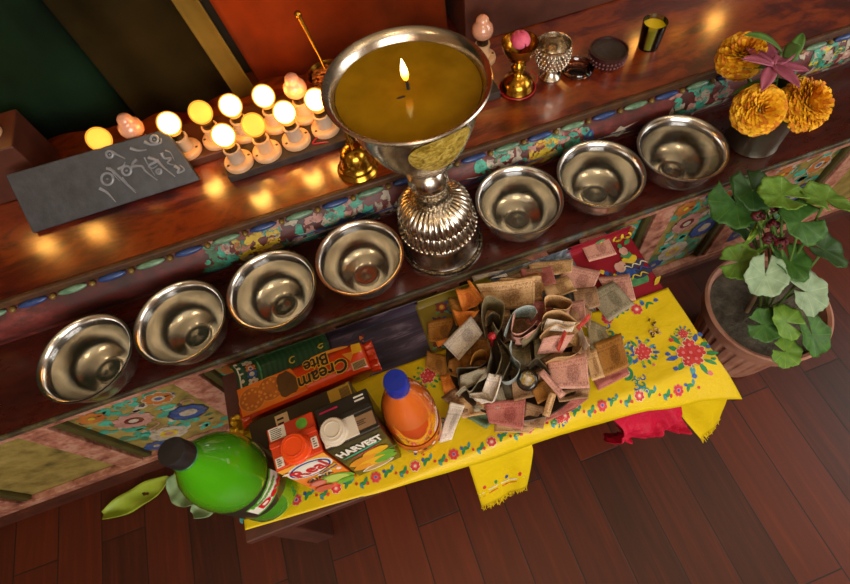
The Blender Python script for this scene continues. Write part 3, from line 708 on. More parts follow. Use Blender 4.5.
for k in range(7):
    a = k * 2 * PI / 7 + .25; L = rr.uniform(.06, .085); el = rr.uniform(.1, .7); d = V((math.cos(a), math.sin(a), 0))
    def fn(u, w_, d=d, L=L, el=el):
        s_ = w_ * L; wd = .013 * math.sin(PI * min(1, .12 + .88 * w_)) ** .8
        side = V((-d.y, d.x, 0))
        return d * s_ * math.cos(el) + V((0, 0, s_ * math.sin(el) - 3 * s_ * s_)) + side * (u - .5) * 2 * wd + V((0, 0, abs(u - .5) * .006))
    MB().sheet(fn, 4, 10).build('petal', M_LILY, r, solid=.0012)
MB().tube(smooth_poly([V((0, 0, 0)), V((.0, -.01, -.06)), V((VX, VY, ZS + .06)) - p], 5), .004, 8).build('stem', M_STEM, r)
def blade(o, d, L, wd, bend, name, m, parent, side=None):
    d = V(d).normalized(); side = V((-d.y, d.x, 0)).normalized() if side is None else side
    def fn(u, w_):
        s_ = w_ * L; q = wd * math.sin(PI * (.08 + .92 * w_)) ** .7
        return V(o) + d * s_ + V((0, 0, -bend * s_ * s_ / L)) + side * (u - .5) * 2 * q + V((0, 0, abs(u - .5) * q * .6))
    return MB().sheet(fn, 4, 10).build(name, m, parent, solid=.001)
r = thing('leaf_sprig', 'sprig of narrow green leaves leaning out of the vase over the shelf', 'leaves', (VX, VY, ZS + .11))
MB().tube([(0, 0, -.05), (-.01, .01, .03), (-.02, .03, .1)], .003, 6).build('stem', M_STEM, r)
for o, d, L, wd in [((-.02, .03, .1), (-.5, .25, .5), .11, .011), ((-.015, .02, .09), (-.25, -.2, .9), .09, .012), ((-.02, .01, .05), (-.9, .1, .2), .09, .008), ((-.02, .0, .04), (-.8, -.35, .05), .08, .009), ((0, .02, .06), (.5, .4, .6), .1, .012), ((-.03, .02, .07), (-.9, .5, .35), .075, .007), ((-.02, -.01, .03), (-.7, -.6, -.1), .06, .007)]:
    blade(o, d, L, wd, .35, 'leaf', M_GRN if L > .085 else M_STEM, r)

# ------------------------------------------------------------------ potted geranium on the floor
PC = at(768, 306, .03); PX, PY, PH = PC.x, PC.y, .23
pg = thing('potted_geranium', 'geranium with round scalloped leaves in a ribbed terracotta pink pot', 'potted plant', (PX, PY, FZ))
M_POT = pm('pot_clay', '#93604c', '#ae806a', 25, .6, bump=.15, bs=50)
def ribs(a, i, z): return 1 - (.03 if (.02 < z < PH - .045 and math.sin(a * 26) > .25) else 0)
PRP = [(0, 0), (.092, 0), (.094, .012), (.096, .021), (.104, .09), (.113, .16), (.1175, PH - .044), (.119, PH - .042), (.131, PH - .038), (.134, PH - .008), (.136, PH), (.131, PH + .002), (.124, PH - .002), (.12, PH - .03), (.112, PH - .06), (0, PH - .06)]
MB().lathe(PRP, 208, rf=ribs).build('pot', M_POT, pg, auto=40)
t = NT('garden_soil'); v = t.mapping(); n = t.noise(v, 38, 8, .7)
t.set(col=t.ramp(n, [(.3, '#2b261e'), (.55, '#5c5547'), (.8, '#77705f')]), rough=.9); t.bump(n, 1.0, .012); M_SOIL = t.m
def soil(u, w_):
    q = .1195 * w_; a = u * 2 * PI; return V((q * math.cos(a), q * math.sin(a), PH - .022 + .008 * fb((q * math.cos(a), q * math.sin(a), 0), 28) * (1 - w_ * .6)))
MB().sheet(soil, 48, 14).build('soil', M_SOIL, pg)
M_TWIG = pm('pale_twig', '#8a7258', '#6a543c', 30, .7); rr = random.Random(2)
def geranium_leaf(px, py, z, R, m, tilt=(0, -.3, 1), rot=0, root=None):
    c = at(px, py, z) - V((PX, PY, FZ)); nrm = V(tilt).normalized(); q = nrm.to_track_quat('Z', 'Y').to_matrix()
    def fn(u, w_):
        th = rot + .22 + u * (2 * PI - .44); rad = R * w_ * (1 + (.13 * abs(math.cos(3.5 * (th - rot))) + .025 * math.cos(21 * th)) * w_)
        return c + q @ V((rad * math.cos(th), rad * math.sin(th), .12 * R * w_ ** 2 + .05 * R * math.sin(7 * (th - rot)) * w_ ** 2 - .12 * R * w_ ** 4 * math.sin(2 * th)))
    lf = MB().sheet(fn, 56, 8).build('leaf', m, pg, solid=.0012)
    root = V(root) if root else V((rr.uniform(-.03, .03), rr.uniform(-.03, .03), PH - .03))
    st = MB().tube(smooth_poly([root, root * .5 + c * .5 + V((0, 0, .03)), c], 6), .0026, 6).build('leaf_stalk', M_STEM, lf)
def leaf_mat(name, a_, b_, vein):
    t = NT(name); uv = t.new('ShaderNodeSeparateXYZ'); t.link(t.tc.outputs['UV'], uv.inputs[0])
    sn = t.math('ABSOLUTE', t.math('SINE', t.math('MULTIPLY', uv.outputs[0], 7 * PI)))
    ve = t.ramp(sn, [(.0, .55), (.14, 0.0)]); n = t.noise(t.mapping(), 55, 5, .6)
    t.set(col=t.mix(ve, t.ramp(n, [(.3, a_), (.7, b_)]), vein), rough=.55, spec=.3); t.bump(t.noise(t.mapping(), 130, 3), .25, .002); return t.m
M_LG = [leaf_mat('geranium_leaf', '#2a4f1c', '#43702c', '#5c8440'), leaf_mat('pale_geranium_leaf', '#748f70', '#90a888', '#a8bc9c'), leaf_mat('bright_geranium_leaf', '#4c7422', '#6a9034', '#88a850'), leaf_mat('deep_geranium_leaf', '#1c3a16', '#2c501f', '#44682e')]
for a in [(736, 203, .27, .05, M_LG[0], (-.2, -.3, 1), 2.2), (752, 190, .32, .042, M_LG[3], (.1, -.2, 1), 1), (744, 226, .22, .036, M_LG[3], (.2, -.1, 1), 4),
          (739, 262, .2, .034, M_LG[2], (-.6, -.2, .8), 3.9), (765, 275, .21, .04, M_LG[1], (-.1, -.5, .9), 1.3), (764, 325, .14, .032, M_LG[0], (-.2, -.4, 1), 3),
          (786, 322, .15, .034, M_LG[2], (.2, -.3, 1), 5), (790, 262, .2, .042, M_LG[0], (.3, -.2, 1), .4), (806, 292, .17, .045, M_LG[1], (.3, -.4, 1), 2),
          (800, 222, .3, .045, M_LG[0], (.2, -.2, 1), 5.5), (824, 250, .22, .045, M_LG[3], (.4, 0, 1), 1), (782, 195, .34, .04, M_LG[2], (.1, .1, 1), 3),
          (812, 335, .12, .04, M_LG[0], (.3, -.4, .9), 1), (826, 200, .33, .042, M_LG[2], (.3, .2, 1), 2), (785, 352, .1, .03, M_LG[2], (0, -.5, 1), 2.4)]: geranium_leaf(*a)
MB().tube(smooth_poly([V((-.035, .01, PH - .035)), V((-.04, .02, PH + .04)), V((-.05, .035, PH + .09))], 5), [.005] * 10 + [.004], 8).build('dry_twig', M_TWIG, pg)
for k, (px, py, z, d, L) in enumerate([(742, 248, .22, (.8, .35, .45), .12), (748, 240, .23, (.85, .5, .2), .11), (752, 256, .2, (.9, .2, .3), .1), (757, 228, .25, (.8, .55, .1), .1), (765, 246, .22, (.7, .5, .4), .09)]):
    c = at(px, py, z) - V((PX, PY, FZ)); blade(c, d, L, .006, .3, 'narrow_leaf', M_GRN3 if k % 2 else M_LG[2], pg)
M_DKFL = pm('dark_red_petals', '#2c080f', '#6a1020', 90, .6)
for (px, py, z) in [(757, 217, .29), (771, 208, .3), (773, 225, .28), (768, 238, .26), (780, 243, .25), (764, 203, .3)]:
    c = at(px, py, z) - V((PX, PY, FZ)); mb = MB()
    for k in range(16):
        a = rr.uniform(0, 6.28); e = rr.uniform(-.3, 1.3); d = V((math.cos(a) * math.cos(e), math.sin(a) * math.cos(e), math.sin(e)))
        mb.ell(c + d * rr.uniform(.006, .013), (.006, .0025, .0045), 8, 6, m=d.to_track_quat('Y', 'Z').to_matrix())
    fl = mb.build('flower', M_DKFL, pg)
    MB().tube(smooth_poly([c, c * .6 + V((.01, 0, PH * .45)), V((.02, .01, PH - .03))], 5), .002, 6).build('flower_stalk', M_STEM, fl)
# leaves lying on the floor at the far left
def floor_leaf(label, px, py, L, wd, ang, m, lift):
    p = at(px, py, FZ + .01); d = V((math.cos(ang), math.sin(ang), 0)); s_ = V((-d.y, d.x, 0))
    def fn(u, w_):
        q = wd * math.sin(PI * (.06 + .92 * w_)) ** .6; k = u - .5
        return d * (w_ - .5) * L + s_ * k * 2 * q + V((0, 0, .002 + lift * (4 * (w_ - .5) ** 2 * .5 + k * k * 2) + .004 * math.sin(w_ * 14 + u * 5)))
    tag(MB().sheet(fn, 8, 18).build('fallen_leaf', m, solid=.001, loc=(p.x, p.y, FZ)), label, 'leaf')
floor_leaf('bright yellow green leaf lying on the floor below the painted panel', 138, 497, .17, .028, .18, M_GRN3, .02)
floor_leaf('pale grey green leaf lying on the floor beside the green bottle', 186, 489, .1, .04, -1.1, M_GRN2, .025)
floor_leaf('second pale leaf lying behind the green bottle on the floor', 208, 503, .08, .03, .4, M_GRN2, .02)
# ------------------------------------------------------------------ low offering table and its cloths
TZ = .1975
lt = thing('low_table', 'low wooden offering table hidden under the cloths in front of the altar', 'table', (.08, .326, FZ))
MB().box((0, 0, TZ - FZ - .0125), (.885, .312, .025), None, .003).build('tabletop', M_BASEB, lt, False)
for a in (-1, 1):
    for b in (-1, 1): MB().box((a * .41, b * .125 + .005, (TZ - FZ - .025) / 2), (.045, .045, TZ - FZ - .025), None, .003).build('leg', M_BASEB, lt, False)
MB().box((0, .12, TZ - FZ - .055), (.79, .015, .06)).build('apron', M_BASEB, lt, False)

def back_cloth(name, label, x0, x1, yf, ztop, m, lz, seed, skew=0.0, mats=None, paint=None, drape=.03):
    # lies on the table and climbs a little up the altar front
    yb = .472; L = (yb - yf) + drape
    def fn(x, d, h=0):
        if d < yb - yf: p = V((x, yf + d, ztop + .0012 * fb((x, d, 0), 22, seed)))
        else:
            k = d - (yb - yf); p = V((x, yb + min(.0075, k * .5), ztop + max(0, k - .004)))
        p.x += skew * d; q = V((0, 0, h)) if d < yb - yf else V((0, -h, h * .5))
        return p + q
    r = MB().sheet(lambda u, w_: fn(x0 + (x1 - x0) * u, L * w_), 30, 40).build(name, m, solid=.0012)
    tag(r, label, 'cloth')
    if paint:
        p = Paint(fn, .0016); paint(p, yb - yf, L); p.build('woven_pattern', PAINTS + (mats or []), r)
    return r
t = NT('green_brocade'); v = t.mapping()
wv = t.new('ShaderNodeTexWave', wave_type='BANDS', bands_direction='X'); t.link(t.mapping(), wv.inputs[0]); wv.inputs['Scale'].default_value = 30; wv.inputs['Distortion'].default_value = 1.5
t.set(col=t.mix(wv.outputs['Fac'], '#16351d', '#214a28'), rough=.55, ); M_GBROC = t.m
def paint_green(p, d0, L):
    for k in range(10):
        y = .012 + k * (L - .02) / 9
        p.flower(-.302, y, .011, 6, (3, 1, 4)[k % 3], (4, 3, 1)[k % 3], None, 1, 3)
        p.blob(-.322, y + .008, .004, .004, 3)
    p.ribbon([(-.285, .0), (-.285, L * .5), (-.285, L - .003)], .004, 7); p.ribbon([(-.326, 0), (-.326, L * .5), (-.326, L - .003)], .003, 3)
    for (x, y) in ((-.19, .11), (-.165, .1), (-.22, .13), (-.2, .07), (-.16, .14)): p.curl(x, y, .009, 1, 5, .0026)
back_cloth('brocade_cloth', 'dark green brocade cloth with a flowered edge band behind the biscuit packet', -.333, -.145, .33, .1992, M_GBROC, 0, 1, 0, None, paint_green, .033)
t = NT('purple_ikat'); v = t.mapping(scale=(1.2, 9, 9), rot=(0, 0, .35))
n = t.noise(v, 5, 5, .6, .8)
t.set(col=t.ramp(n, [(.32, '#14121c'), (.45, '#2a1f33'), (.55, '#3d2e44'), (.64, '#6b5f70'), (.72, '#231a2b')]), rough=.6); M_IKAT = t.m
def paint_ik(p, d0, L):
    for k in range(6): p.ribbon([(-.13 + k * .005, .02 + k * .022), (-.08, .03 + k * .023), (-.03, .028 + k * .024)], .004, 6)
    p.leaf(-.085, .115, 1.2, .02, .005, 8); p.leaf(-.08, .117, 1.9, .016, .004, 4)
back_cloth('ikat_cloth', 'dark purple ikat cloth between the green brocade and the orange bottle', -.147, .045, .33, .1994, M_IKAT, 0, 2, .02, None, paint_ik, .033)
M_MUST = pm('mustard_silk', '#7c6a16', '#5f4f10', 12, .5)
def paint_must(p, d0, L):
    for (x, y) in ((.075, .1), (.1, .075), (.06, .06), (.13, .11), (.09, .13)):
        p.flower(x, y, .014, 6, 8, 5, None, 1, 4)
        for k in range(4): p.leaf(x, y, k * 1.6 + .5, .02, .004, (1, 6, 7, 0)[k])
        p.curl(x + .018, y - .012, .01, 2, 1, .003)
back_cloth('mustard_cloth', 'mustard cloth with small embroidered flowers at the left edge of the money heap', .04, .205, .33, .2, M_MUST, 0, 3, .015, None, paint_must, .028)
t = NT('pale_ikat'); v = t.mapping(scale=(8, 1.2, 6), rot=(0, 0, .2))
t.set(col=t.ramp(t.noise(v, 6, 5, .6, .6), [(.3, '#22252e'), (.48, '#55606e'), (.6, '#9aa0a4'), (.72, '#3a3f4a')]), rough=.55); M_PIK = t.m
back_cloth('ikat_cloth', 'grey blue ikat cloth showing between the money and the altar shelf', .2, .385, .33, .1996, M_PIK, 0, 4, .01, None, None, .028)
t = NT('crimson_brocade'); v = t.mapping()
wv = t.new('ShaderNodeTexWave', wave_type='BANDS', bands_direction='Y'); t.link(v, wv.inputs[0]); wv.inputs['Scale'].default_value = 120; wv.inputs['Distortion'].default_value = .5
t.set(col=t.mix(wv.outputs['Fac'], '#74061a', '#8c0a22'), rough=.65, spec=.3); M_CRIM = t.m
def paint_red(p, d0, L):
    x = .485; y = .09
    p.blob(x, y - .035, .026, .011, 7, 0); p.blob(x + .012, y - .022, .026, .01, 6, 1); p.blob(x - .018, y - .012, .02, .014, 1, 2); p.blob(x - .02, y + .005, .013, .013, 2, 3)
    p.blob(x + .01, y + .0, .022, .009, 6, 4); p.blob(x + .006, y + .014, .016, .01, 5, 5); p.blob(x + .004, y + .026, .013, .009, 7, 6); p.blob(x + .003, y + .037, .009, .01, 2, 7); p.blob(x + .002, y + .05, .005, .006, 7, 8)
    for k in range(9): p.ribbon([(x - .03 + k * .006, y - .03 + (k % 3) * .012), (x - .022 + k * .006, y - .022 + (k % 3) * .012), (x - .012 + k * .006, y - .03 + (k % 3) * .012)], .0028, (5, 1, 3)[k % 3], 6)
    p.blob(x + .032, y - .05, .012, .004, 5, 2, .6)
    for (cx, f) in ((.465, 1), (.49, -1), (.515, 1)): p.curl(cx, .163, .013, 2.6 if f > 0 else .5, 5, .0055, f, 2); p.curl(cx, .163, .0075, 2.6 if f > 0 else .5, 8, .003, f, 3)
    p.leaf(.498, .14, .5, .02, .005, 7); p.leaf(.44, .17, .1, .025, .004, 7)
    for k in range(5): p.blob(.425 + k * .007, .098 - k * .006, .005, .006, (5, 1, 6)[k % 3], 1)
back_cloth('brocade_cloth', 'crimson brocade cloth with a woven motif at the right end of the table', .375, .52, .315, .1994, M_CRIM, 0, 5, .018, None, paint_red, .03)

# the big yellow cloth
HEM = [(-.38, .192), (-.215, .178), (-.09, .166), (.055, .155), (.206, .152), (.374, .137), (.47, .116), (.53, .094)]
def hem_y(x):
    for (a, b), (c, d) in zip(HEM, HEM[1:]):
        if a <= x <= c: return b + (d - b) * (x - a) / (c - a)
    return HEM[0][1] if x < HEM[0][0] else HEM[-1][1]
def back_y(x): return .372 if x < .2 else (.333 if x > .4 else .372 - .039 * (x - .2) / .2)
def ycl(x, y, h=0):
    hy = hem_y(x); z = .2022; e = .172
    z += .0016 * fb((x, y * 1.6, 0), 16, 4) + .0022 * max(0, fb((x * 1.2, y, 0), 9, 7)) * min(1, (x + .1) * 4 if x > -.1 else 0)
    if y < e:
        q = min(1.15, (e - y) / max(.02, e - hy)); dr = .018 + .42 * max(0, e - hy)
        z -= dr * q ** 1.35; z += .006 * q * fb((x, 0, 0), 13, 2) + .003 * q * math.sin(x * 41)
    xx = x + max(0, (x - .3) / .23) * max(0, .18 - y) * .32
    return V((xx, y + (.004 * fb((x, 0, 0), 11, 9) if y < e else 0), z + h))
t = NT('yellow_silk'); v = t.mapping()
wv = t.new('ShaderNodeTexWave', wave_type='BANDS', bands_direction='X'); t.link(v, wv.inputs[0]); wv.inputs['Scale'].default_value = 170
t.set(col=t.mix(t.noise(v, 12, 4), '#d8be06', '#c6a803'), rough=.5, spec=.35); t.bump(t.mix(.5, t.noise(t.mapping(scale=(1, 1.8, 1)), 20, 4), t.noise(v, 70, 2)), .35, .006); M_YEL = t.m
yc = MB().sheet(lambda u, w_: (lambda x: ycl(x, hem_y(x) + (back_y(x) - hem_y(x)) * w_))(-.358 + .886 * u), 150, 44).build('yellow_tablecloth', M_YEL, solid=.0012)
tag(yc, 'bright yellow silk cloth with embroidered flower border covering the low table front', 'cloth')
E_RED = pm('red_thread', '#b01f22', '#c83a38', 120, .6); E_PNK = pm('pink_thread', '#d0767c', '#c35a64', 120, .6); E_GRN = pm('green_thread', '#14703c', '#2a8a50', 120, .6)
E_BLU = pm('blue_thread', '#1d3f8a', '#3a63a8', 120, .6); E_TEAL = pm('teal_thread', '#2a7a86', '#4a949a', 120, .6); E_WHT = pm('white_thread', '#d8cfb2', '#c4ba9a', 120, .6); E_LIME = pm('lime_thread', '#7a9a22', '#8aa838', 120, .6)
EM = [E_RED, E_PNK, E_GRN, E_BLU, E_TEAL, E_WHT, E_LIME]
p = Paint(ycl, .0011)
x = -.335; k = 0
while x < .49:
    def B(dx, dy): return (x + dx, hem_y(x + dx) + .024 + dy)
    u, v_ = B(0, 0); p.flower(u, v_, .0092, 7, 0, 3 if k % 2 else 5, 1 if k % 2 else 5, 1, 1)
    for s_ in (-1, 1):
        p.ribbon([B(s_ * .015, -.005 * s_), B(s_ * .021, .004 * s_), B(s_ * .029, .003 * s_)], .0062, 2); p.blob(*B(s_ * .016, .006 * s_), .003, .003, 3 if s_ > 0 else 0, 1); p.leaf(*B(s_ * .029, .003 * s_), 1.2 * s_, .011, .003, 4)
    p.blob(*B(.035, -.002), .0025, .0025, 0, 1); x += .07; k += 1
# border along the back hem on the right
x = .385
while x < .475:
    v_ = back_y(x) - .02
    p.flower(x, v_, .011, 7, 0, 5, 1, 1, 1)
    p.ribbon([(x + .018, v_ - .006), (x + .027, v_ + .004), (x + .036, v_ - .002)], .0055, 2); p.blob(x + .016, v_ + .007, .004, .004, 3); p.blob(x + .044, v_ + .004, .0045, .004, 3, 1); p.leaf(x + .02, v_ + .004, 2, .013, .004, 4); x += .062
def bouquet(cx, cy, s, seed, red=True):
    r = random.Random(seed)
    for k in range(11):
        a = k * .571 + .2; p.leaf(cx + .6 * s * math.cos(a), cy + .6 * s * math.sin(a), a, s * r.uniform(.45, .75), s * .13, r.choice([2, 2, 4, 3, 6]))
    for k in range(9):
        a = k * .7; p.blob(cx + s * r.uniform(.95, 1.25) * math.cos(a), cy + s * r.uniform(.95, 1.25) * math.sin(a), s * .12, s * .11, r.choice([3, 3, 1, 0, 2]), 1)
    for (dx, dy, q) in ((-.35, .15, .34), (.15, .4, .34), (.4, -.05, .34), (.05, -.35, .34), (-.4, -.35, .26), (0, .03, .36)): p.flower(cx + dx * s, cy + dy * s, q * s, 6, 0 if (dx or dy) else 3, 1, 5 if red else 1, 2, 0)
pq = lambda a, b: (lambda q: (q.x, q.y))(at(a, b, .2035))
bouquet(*pq(691, 353), .038, 1); bouquet(*pq(683, 334), .014, 2); bouquet(*pq(643, 352), .024, 5)
def cloud(cx, cy, s, a0):
    for k in range(6):
        a = a0 + k * .75; p.curl(cx + s * .75 * math.cos(a), cy + s * .75 * math.sin(a), s * .38, a, (3, 4, 2)[k % 3], s * .16, 1 if k % 2 else -1, k % 3); p.curl(cx + s * .75 * math.cos(a), cy + s * .75 * math.sin(a), s * .24, a, 5, s * .05, 1 if k % 2 else -1, 3)
    p.curl(cx, cy, s * .55, a0 + 1, 4, s * .2, 1, 1); p.curl(cx, cy, s * .36, a0 + 2, 2, s * .13, 1, 2)
cloud(*pq(626, 358), .038, .4); cloud(*pq(610, 333), .02, 1.5); cloud(*pq(642, 384), .016, 1)
bouquet(*pq(428, 376), .022, 7); bouquet(*pq(418, 444), .018, 8); bouquet(*pq(436, 432), .014, 9); cloud(*pq(447, 425), .014, 2); bouquet(*pq(560, 418), .012, 10)
p.build('embroidery', EM, yc)
for px, py, n_, l in [(653, 330, 16, 'small scatter of barley grains on the yellow cloth near the bouquet motif'), (613, 307, 7, 'few barley grains on the yellow cloth beside the grey olive note')]:
    mb = MB(); rr = random.Random(n_)
    for k in range(n_):
        q = at(px + rr.gauss(0, 2.6), py + rr.gauss(0, 5), .2035); z = ycl(q.x, q.y).z
        mb.mat(k % 2).ell((q.x, q.y, z + .003), (.0038, .002, .002), 6, 5, m=MX.Rotation(rr.uniform(0, 3), 3, 'Z'))
    tag(mb.build('barley_grains', [pm('barley', '#5b3a1a', '#3d2612', 90, .6), pm('barley_light', '#b99b6a', rough=.6)]), l, 'grain', None, 'stuff')

def tail(name, label, cs, m, seed, amp=.01, nu=26, nv=26, fringe=None, fr=5):
    # lies on the tabletop under the yellow cloth, bends over the edge and hangs free
    a, b, c, d = cs; la, lb_ = V((a.x, .215, .1992)), V((b.x, .215, .1992)); ea, eb = V((a.x, .17, .1992)), V((b.x, .17, .1992))
    def fn(u, w_, h=0):
        if w_ > .8: k = (w_ - .8) / .2; q = (ea * (1 - u) + eb * u) * (1 - k) + (la * (1 - u) + lb_ * u) * k; wv = 0
        else:
            k = w_ / .8; t1 = min(1, (1 - k) * 3); k2 = k
            top = (ea * (1 - u) + eb * u); mid = (a * (1 - u) + b * u); bot = (d * (1 - u) + c * u)
            s_ = 1 - k
            q = top * (1 - s_ / .25) + mid * (s_ / .25) if s_ < .25 else mid * (1 - (s_ - .25) / .75) + bot * ((s_ - .25) / .75); wv = min(1, s_ * 2)
        kk = fb((u * 2.2, w_ * 1.3, seed), 1.6) * amp + .6 * amp * math.sin(u * fr + w_ * 2 + seed)
        return q + V((0, -.4, .9)) * kk * wv + V((0, 0, h))
    o = tag(MB().sheet(fn, nu, nv).build(name, m, solid=.0012), label, 'cloth')
    if fringe:
        mb = MB(); rr = random.Random(seed)
        for k in range(fringe):
            u = (k + .5) / fringe; q = fn(u, 0); dv = (fn(u, 0) - fn(u, .1)).normalized()
            mb.tube([q, q + dv * .008 + V((rr.uniform(-.003, .003), 0, 0)), q + dv * rr.uniform(.012, .02) + V((rr.uniform(-.006, .006), 0, -.003))], [.0011, .0009, .0005], 5)
        mb.build('fringe', m, o)
    return o, fn
o, fn = tail('yellow_scarf', 'fringed end of a yellow scarf hanging below the left part of the cloth', (at(470, 470, .16), at(533, 450, .16), at(527, 487, .04), at(481, 505, .03)), M_YEL, 1, .011, fringe=40)
pp_ = Paint(fn, .002); pp_.ribbon([(.02, .2), (.5, .22), (.98, .2)], .02, 5); pp_.ribbon([(.02, .15), (.5, .17), (.98, .15)], .012, 0)
for k in range(4): pp_.blob(.15 + k * .22, .28, .03, .03, (0, 2, 3, 0)[k], 1)
pp_.build('woven_band', EM, o)
tail('yellow_scarf', 'fringed yellow scarf end hanging under the right corner of the yellow cloth', (at(672, 402, .15), at(728, 398, .15), at(720, 418, .06), at(702, 440, .04)), M_YEL, 4, .008, fringe=30)
t = NT('red_silk'); v = t.mapping(); t.set(col=t.mix(t.noise(v, 14, 4), '#c00f38', '#a00a2c'), rough=.62, spec=.25); t.bump(t.noise(v, 48, 4), .7, .008); M_RSILK = t.m
def red_fn(u, w_):
    # a crumpled swag: pinned under the table edge, belly hanging out
    s_ = 1 - w_; x = .285 + .155 * u
    top = V((x, .2, .1992))
    if s_ < .12: return top * (1 - s_ / .12) + V((x, .168, .1975)) * (s_ / .12)
    k = (s_ - .12) / .88; e = V((x, .168, .1975))
    xx = .318 + .122 * u + .012 * math.sin(k * 7)
    belly = math.sin(PI * min(1, k * 1.05)); f = fb((u * 5, k * 4, 0), 1.1, 3) * .035 + .012 * math.sin(u * 17 + 5 * k) + .022 * abs(fb((u * 8, k * 6, 0), 1.0, 8))
    low = V((xx, hem_y(xx) + .01 - .03 * belly - .01 * k, .15 - .105 * k + .018 * math.sin(u * 9) * k - .025 * math.sin(PI * u) * k))
    b_ = min(1, k * 5); q = e * (1 - b_) + low * b_
    return q + V((.3 * f, -.6 * f, .45 * f)) * max(0, min(1, k * 3 - .4))
tag(MB().sheet(red_fn, 70, 60).build('red_cloth', M_RSILK, solid=.0015), 'crumpled crimson silk cloth hanging out below the yellow hem', 'cloth')

# ------------------------------------------------------------------ drinks and biscuits
ZT = .2045
M_WHT = pm('white_print', '#d9d4c8', rough=.5); M_INK = pm('dark_print', '#221a18', rough=.5); M_CREAM = pm('cream_sticker', '#c9a878', '#b89668', 40, .6)
M_BLUEI = pm('blue_print', '#1d2f86', rough=.4); M_REDI = pm('red_print', '#c2161c', rough=.4); M_MAG = pm('magenta_print', '#b81d58', rough=.4); M_GRNI = pm('green_print', '#3f8f22', '#67a83a', 50, .4); M_YELI = pm('yellow_print', '#e0b020', '#d09818', 50, .4)
def lines(mb, fn, u0, u1, v0, v1, n, seed=0, h=.0006):
    r = random.Random(seed)
    for k in range(n):
        v_ = v0 + (v1 - v0) * (k + .5) / n; e = u0 + (u1 - u0) * r.uniform(.6, 1); th = (v1 - v0) / n * .22
        mb.add([fn(u0, v_ - th, h), fn(e, v_ - th, h), fn(e, v_ + th, h), fn(u0, v_ + th, h)], [[0, 1, 2, 3]])
def carton(name, label, x, y, rz, w_, d, H, m_body, m_front, m_top):
    r = thing(name, label, 'carton', (x, y, ZT), rz)
    mb = MB().box((0, 0, H / 2), (w_, d, H), None, .0025); mb.build('carton_body', m_body, r, False)
    MB().box((0, .004, H + .0018), (w_ * .985, .008, .0035), None, .001).build('top_seam', m_top, r, False)
    return r
def face_front(d): return lambda u, v_, h: V((u, -d / 2 - h, v_))
def face_top(H): return lambda u, v_, h: V((u, v_, H + h))
def quad(mb, fn, u0, u1, v0, v1, h=.0004): return mb.add([fn(u0, v0, h), fn(u1, v0, h), fn(u1, v1, h), fn(u0, v1, h)], [[0, 1, 2, 3]])
M_RORG = pm('orange_red_carton', '#b8300c', '#c9400f', 20, .35, coat=.3); M_RFR = NT('orange_front'); t = M_RFR
v = t.mapping(); sx = t.new('ShaderNodeSeparateXYZ'); t.link(v, sx.inputs[0]); t.set(col=t.ramp(t.math('DIVIDE', sx.outputs[2], .222), [(.15, '#d9481a'), (.45, '#e8762a'), (.8, '#eda63c')]), rough=.35, coat=.3); M_RFR = t.m
W, D, H = .068, .061, .22
rc = carton('juice_carton', 'orange guava juice carton with an orange screw cap beside the green bottle', -.1905, .2345, .05, W, D, H, M_RORG, None, M_RORG)
f = face_front(D); T = face_top(H)
quad(MB(), f, -W / 2 + .001, W / 2 - .001, .002, H - .003).build('front_panel', M_RFR, rc, False)
pf = Paint(f, .0008)
for k in range(4): pf.blob(.0, H - .05, .0325 - k * .0028, .043 - k * .0048, (0, 1, 0, 0)[k], k, -.12, 0, 28)
pf.poly([(.002, H - .086), (.032, H - .066), (.032, H - .084), (.003, H - .104)], 2, 6); pf.blob(-.028, H - .024, .006, .005, 0, 7, 0, 0, 4)
pf.blob(.012, .055, .021, .04, 3, 1, .35, .04, 24); pf.blob(.011, .058, .016, .03, 4, 2, .35, .05, 24); pf.blob(-.016, .075, .013, .02, 5, 3, .1, .05, 20); pf.blob(-.016, .075, .011, .015, 6, 4, .1, .05, 20); pf.blob(.018, .022, .015, .018, 3, 5, .1, .05, 24); pf.blob(-.018, .03, .014, .022, 5, 5, .2, .05, 22); pf.blob(.004, .112, .004, .006, 7, 5)
for k in range(7): pf.leaf(-.02 + k * .008, .1 + .004 * (k % 3), 1.0 + .1 * k, .02, .004, 2 if k % 2 else 0, 1)
pf.build('printed_art', [M_WHT, M_BLUEI, M_YELI, M_GRNI, pm('pale_green_print', '#a9c25a', rough=.4), pm('guava_pink', '#b84a42', rough=.4), pm('guava_flesh', '#c9756a', rough=.4), pm('teal_print', '#2a9fb0', rough=.4)], rc)
def ftext(body, u, v_, size, m, parent, fn, ang=0, bold=0, xs=1, shear=0, h=.0028, ys=1):
    return text(body, size, m, parent, frame(fn(u, v_, h), fn(u + math.cos(ang), v_ + math.sin(ang), h) - fn(u, v_, h), fn(u - math.sin(ang), v_ + math.cos(ang), h) - fn(u, v_, h)), 'lettering', .0003, 'CENTER', shear, bold, xs, ys)
ftext('Real', 0, H - .05, .028, M_REDI, rc, f, .1, .0003, 1.05, ys=2.2)
ftext('Fruit Power', .0175, H - .085, .0068, M_BLUEI, rc, f, .5, .0002, ys=1.8); ftext('GUAVA', -.004, H - .112, .0105, M_INK, rc, f, .05, .0003, 1.15, ys=1.8)
for q_ in ((-W / 2 + .003, -.02, -D / 2 + .003, -.014), (.022, W / 2 - .003, -.022, -.006), (-W / 2 + .003, -.008, .011, D / 2 - .002)): quad(MB(), T, *q_).build('white_sticker', M_WHT, rc, False)
mb = MB(); lines(mb, T, -W / 2 + .005, -.022, -D / 2 + .004, -.015, 4, 1); lines(mb, T, .024, W / 2 - .005, -.021, -.007, 4, 2); lines(mb, T, -W / 2 + .005, -.01, .012, D / 2 - .003, 6, 3); mb.build('small_print', M_INK, rc, False)
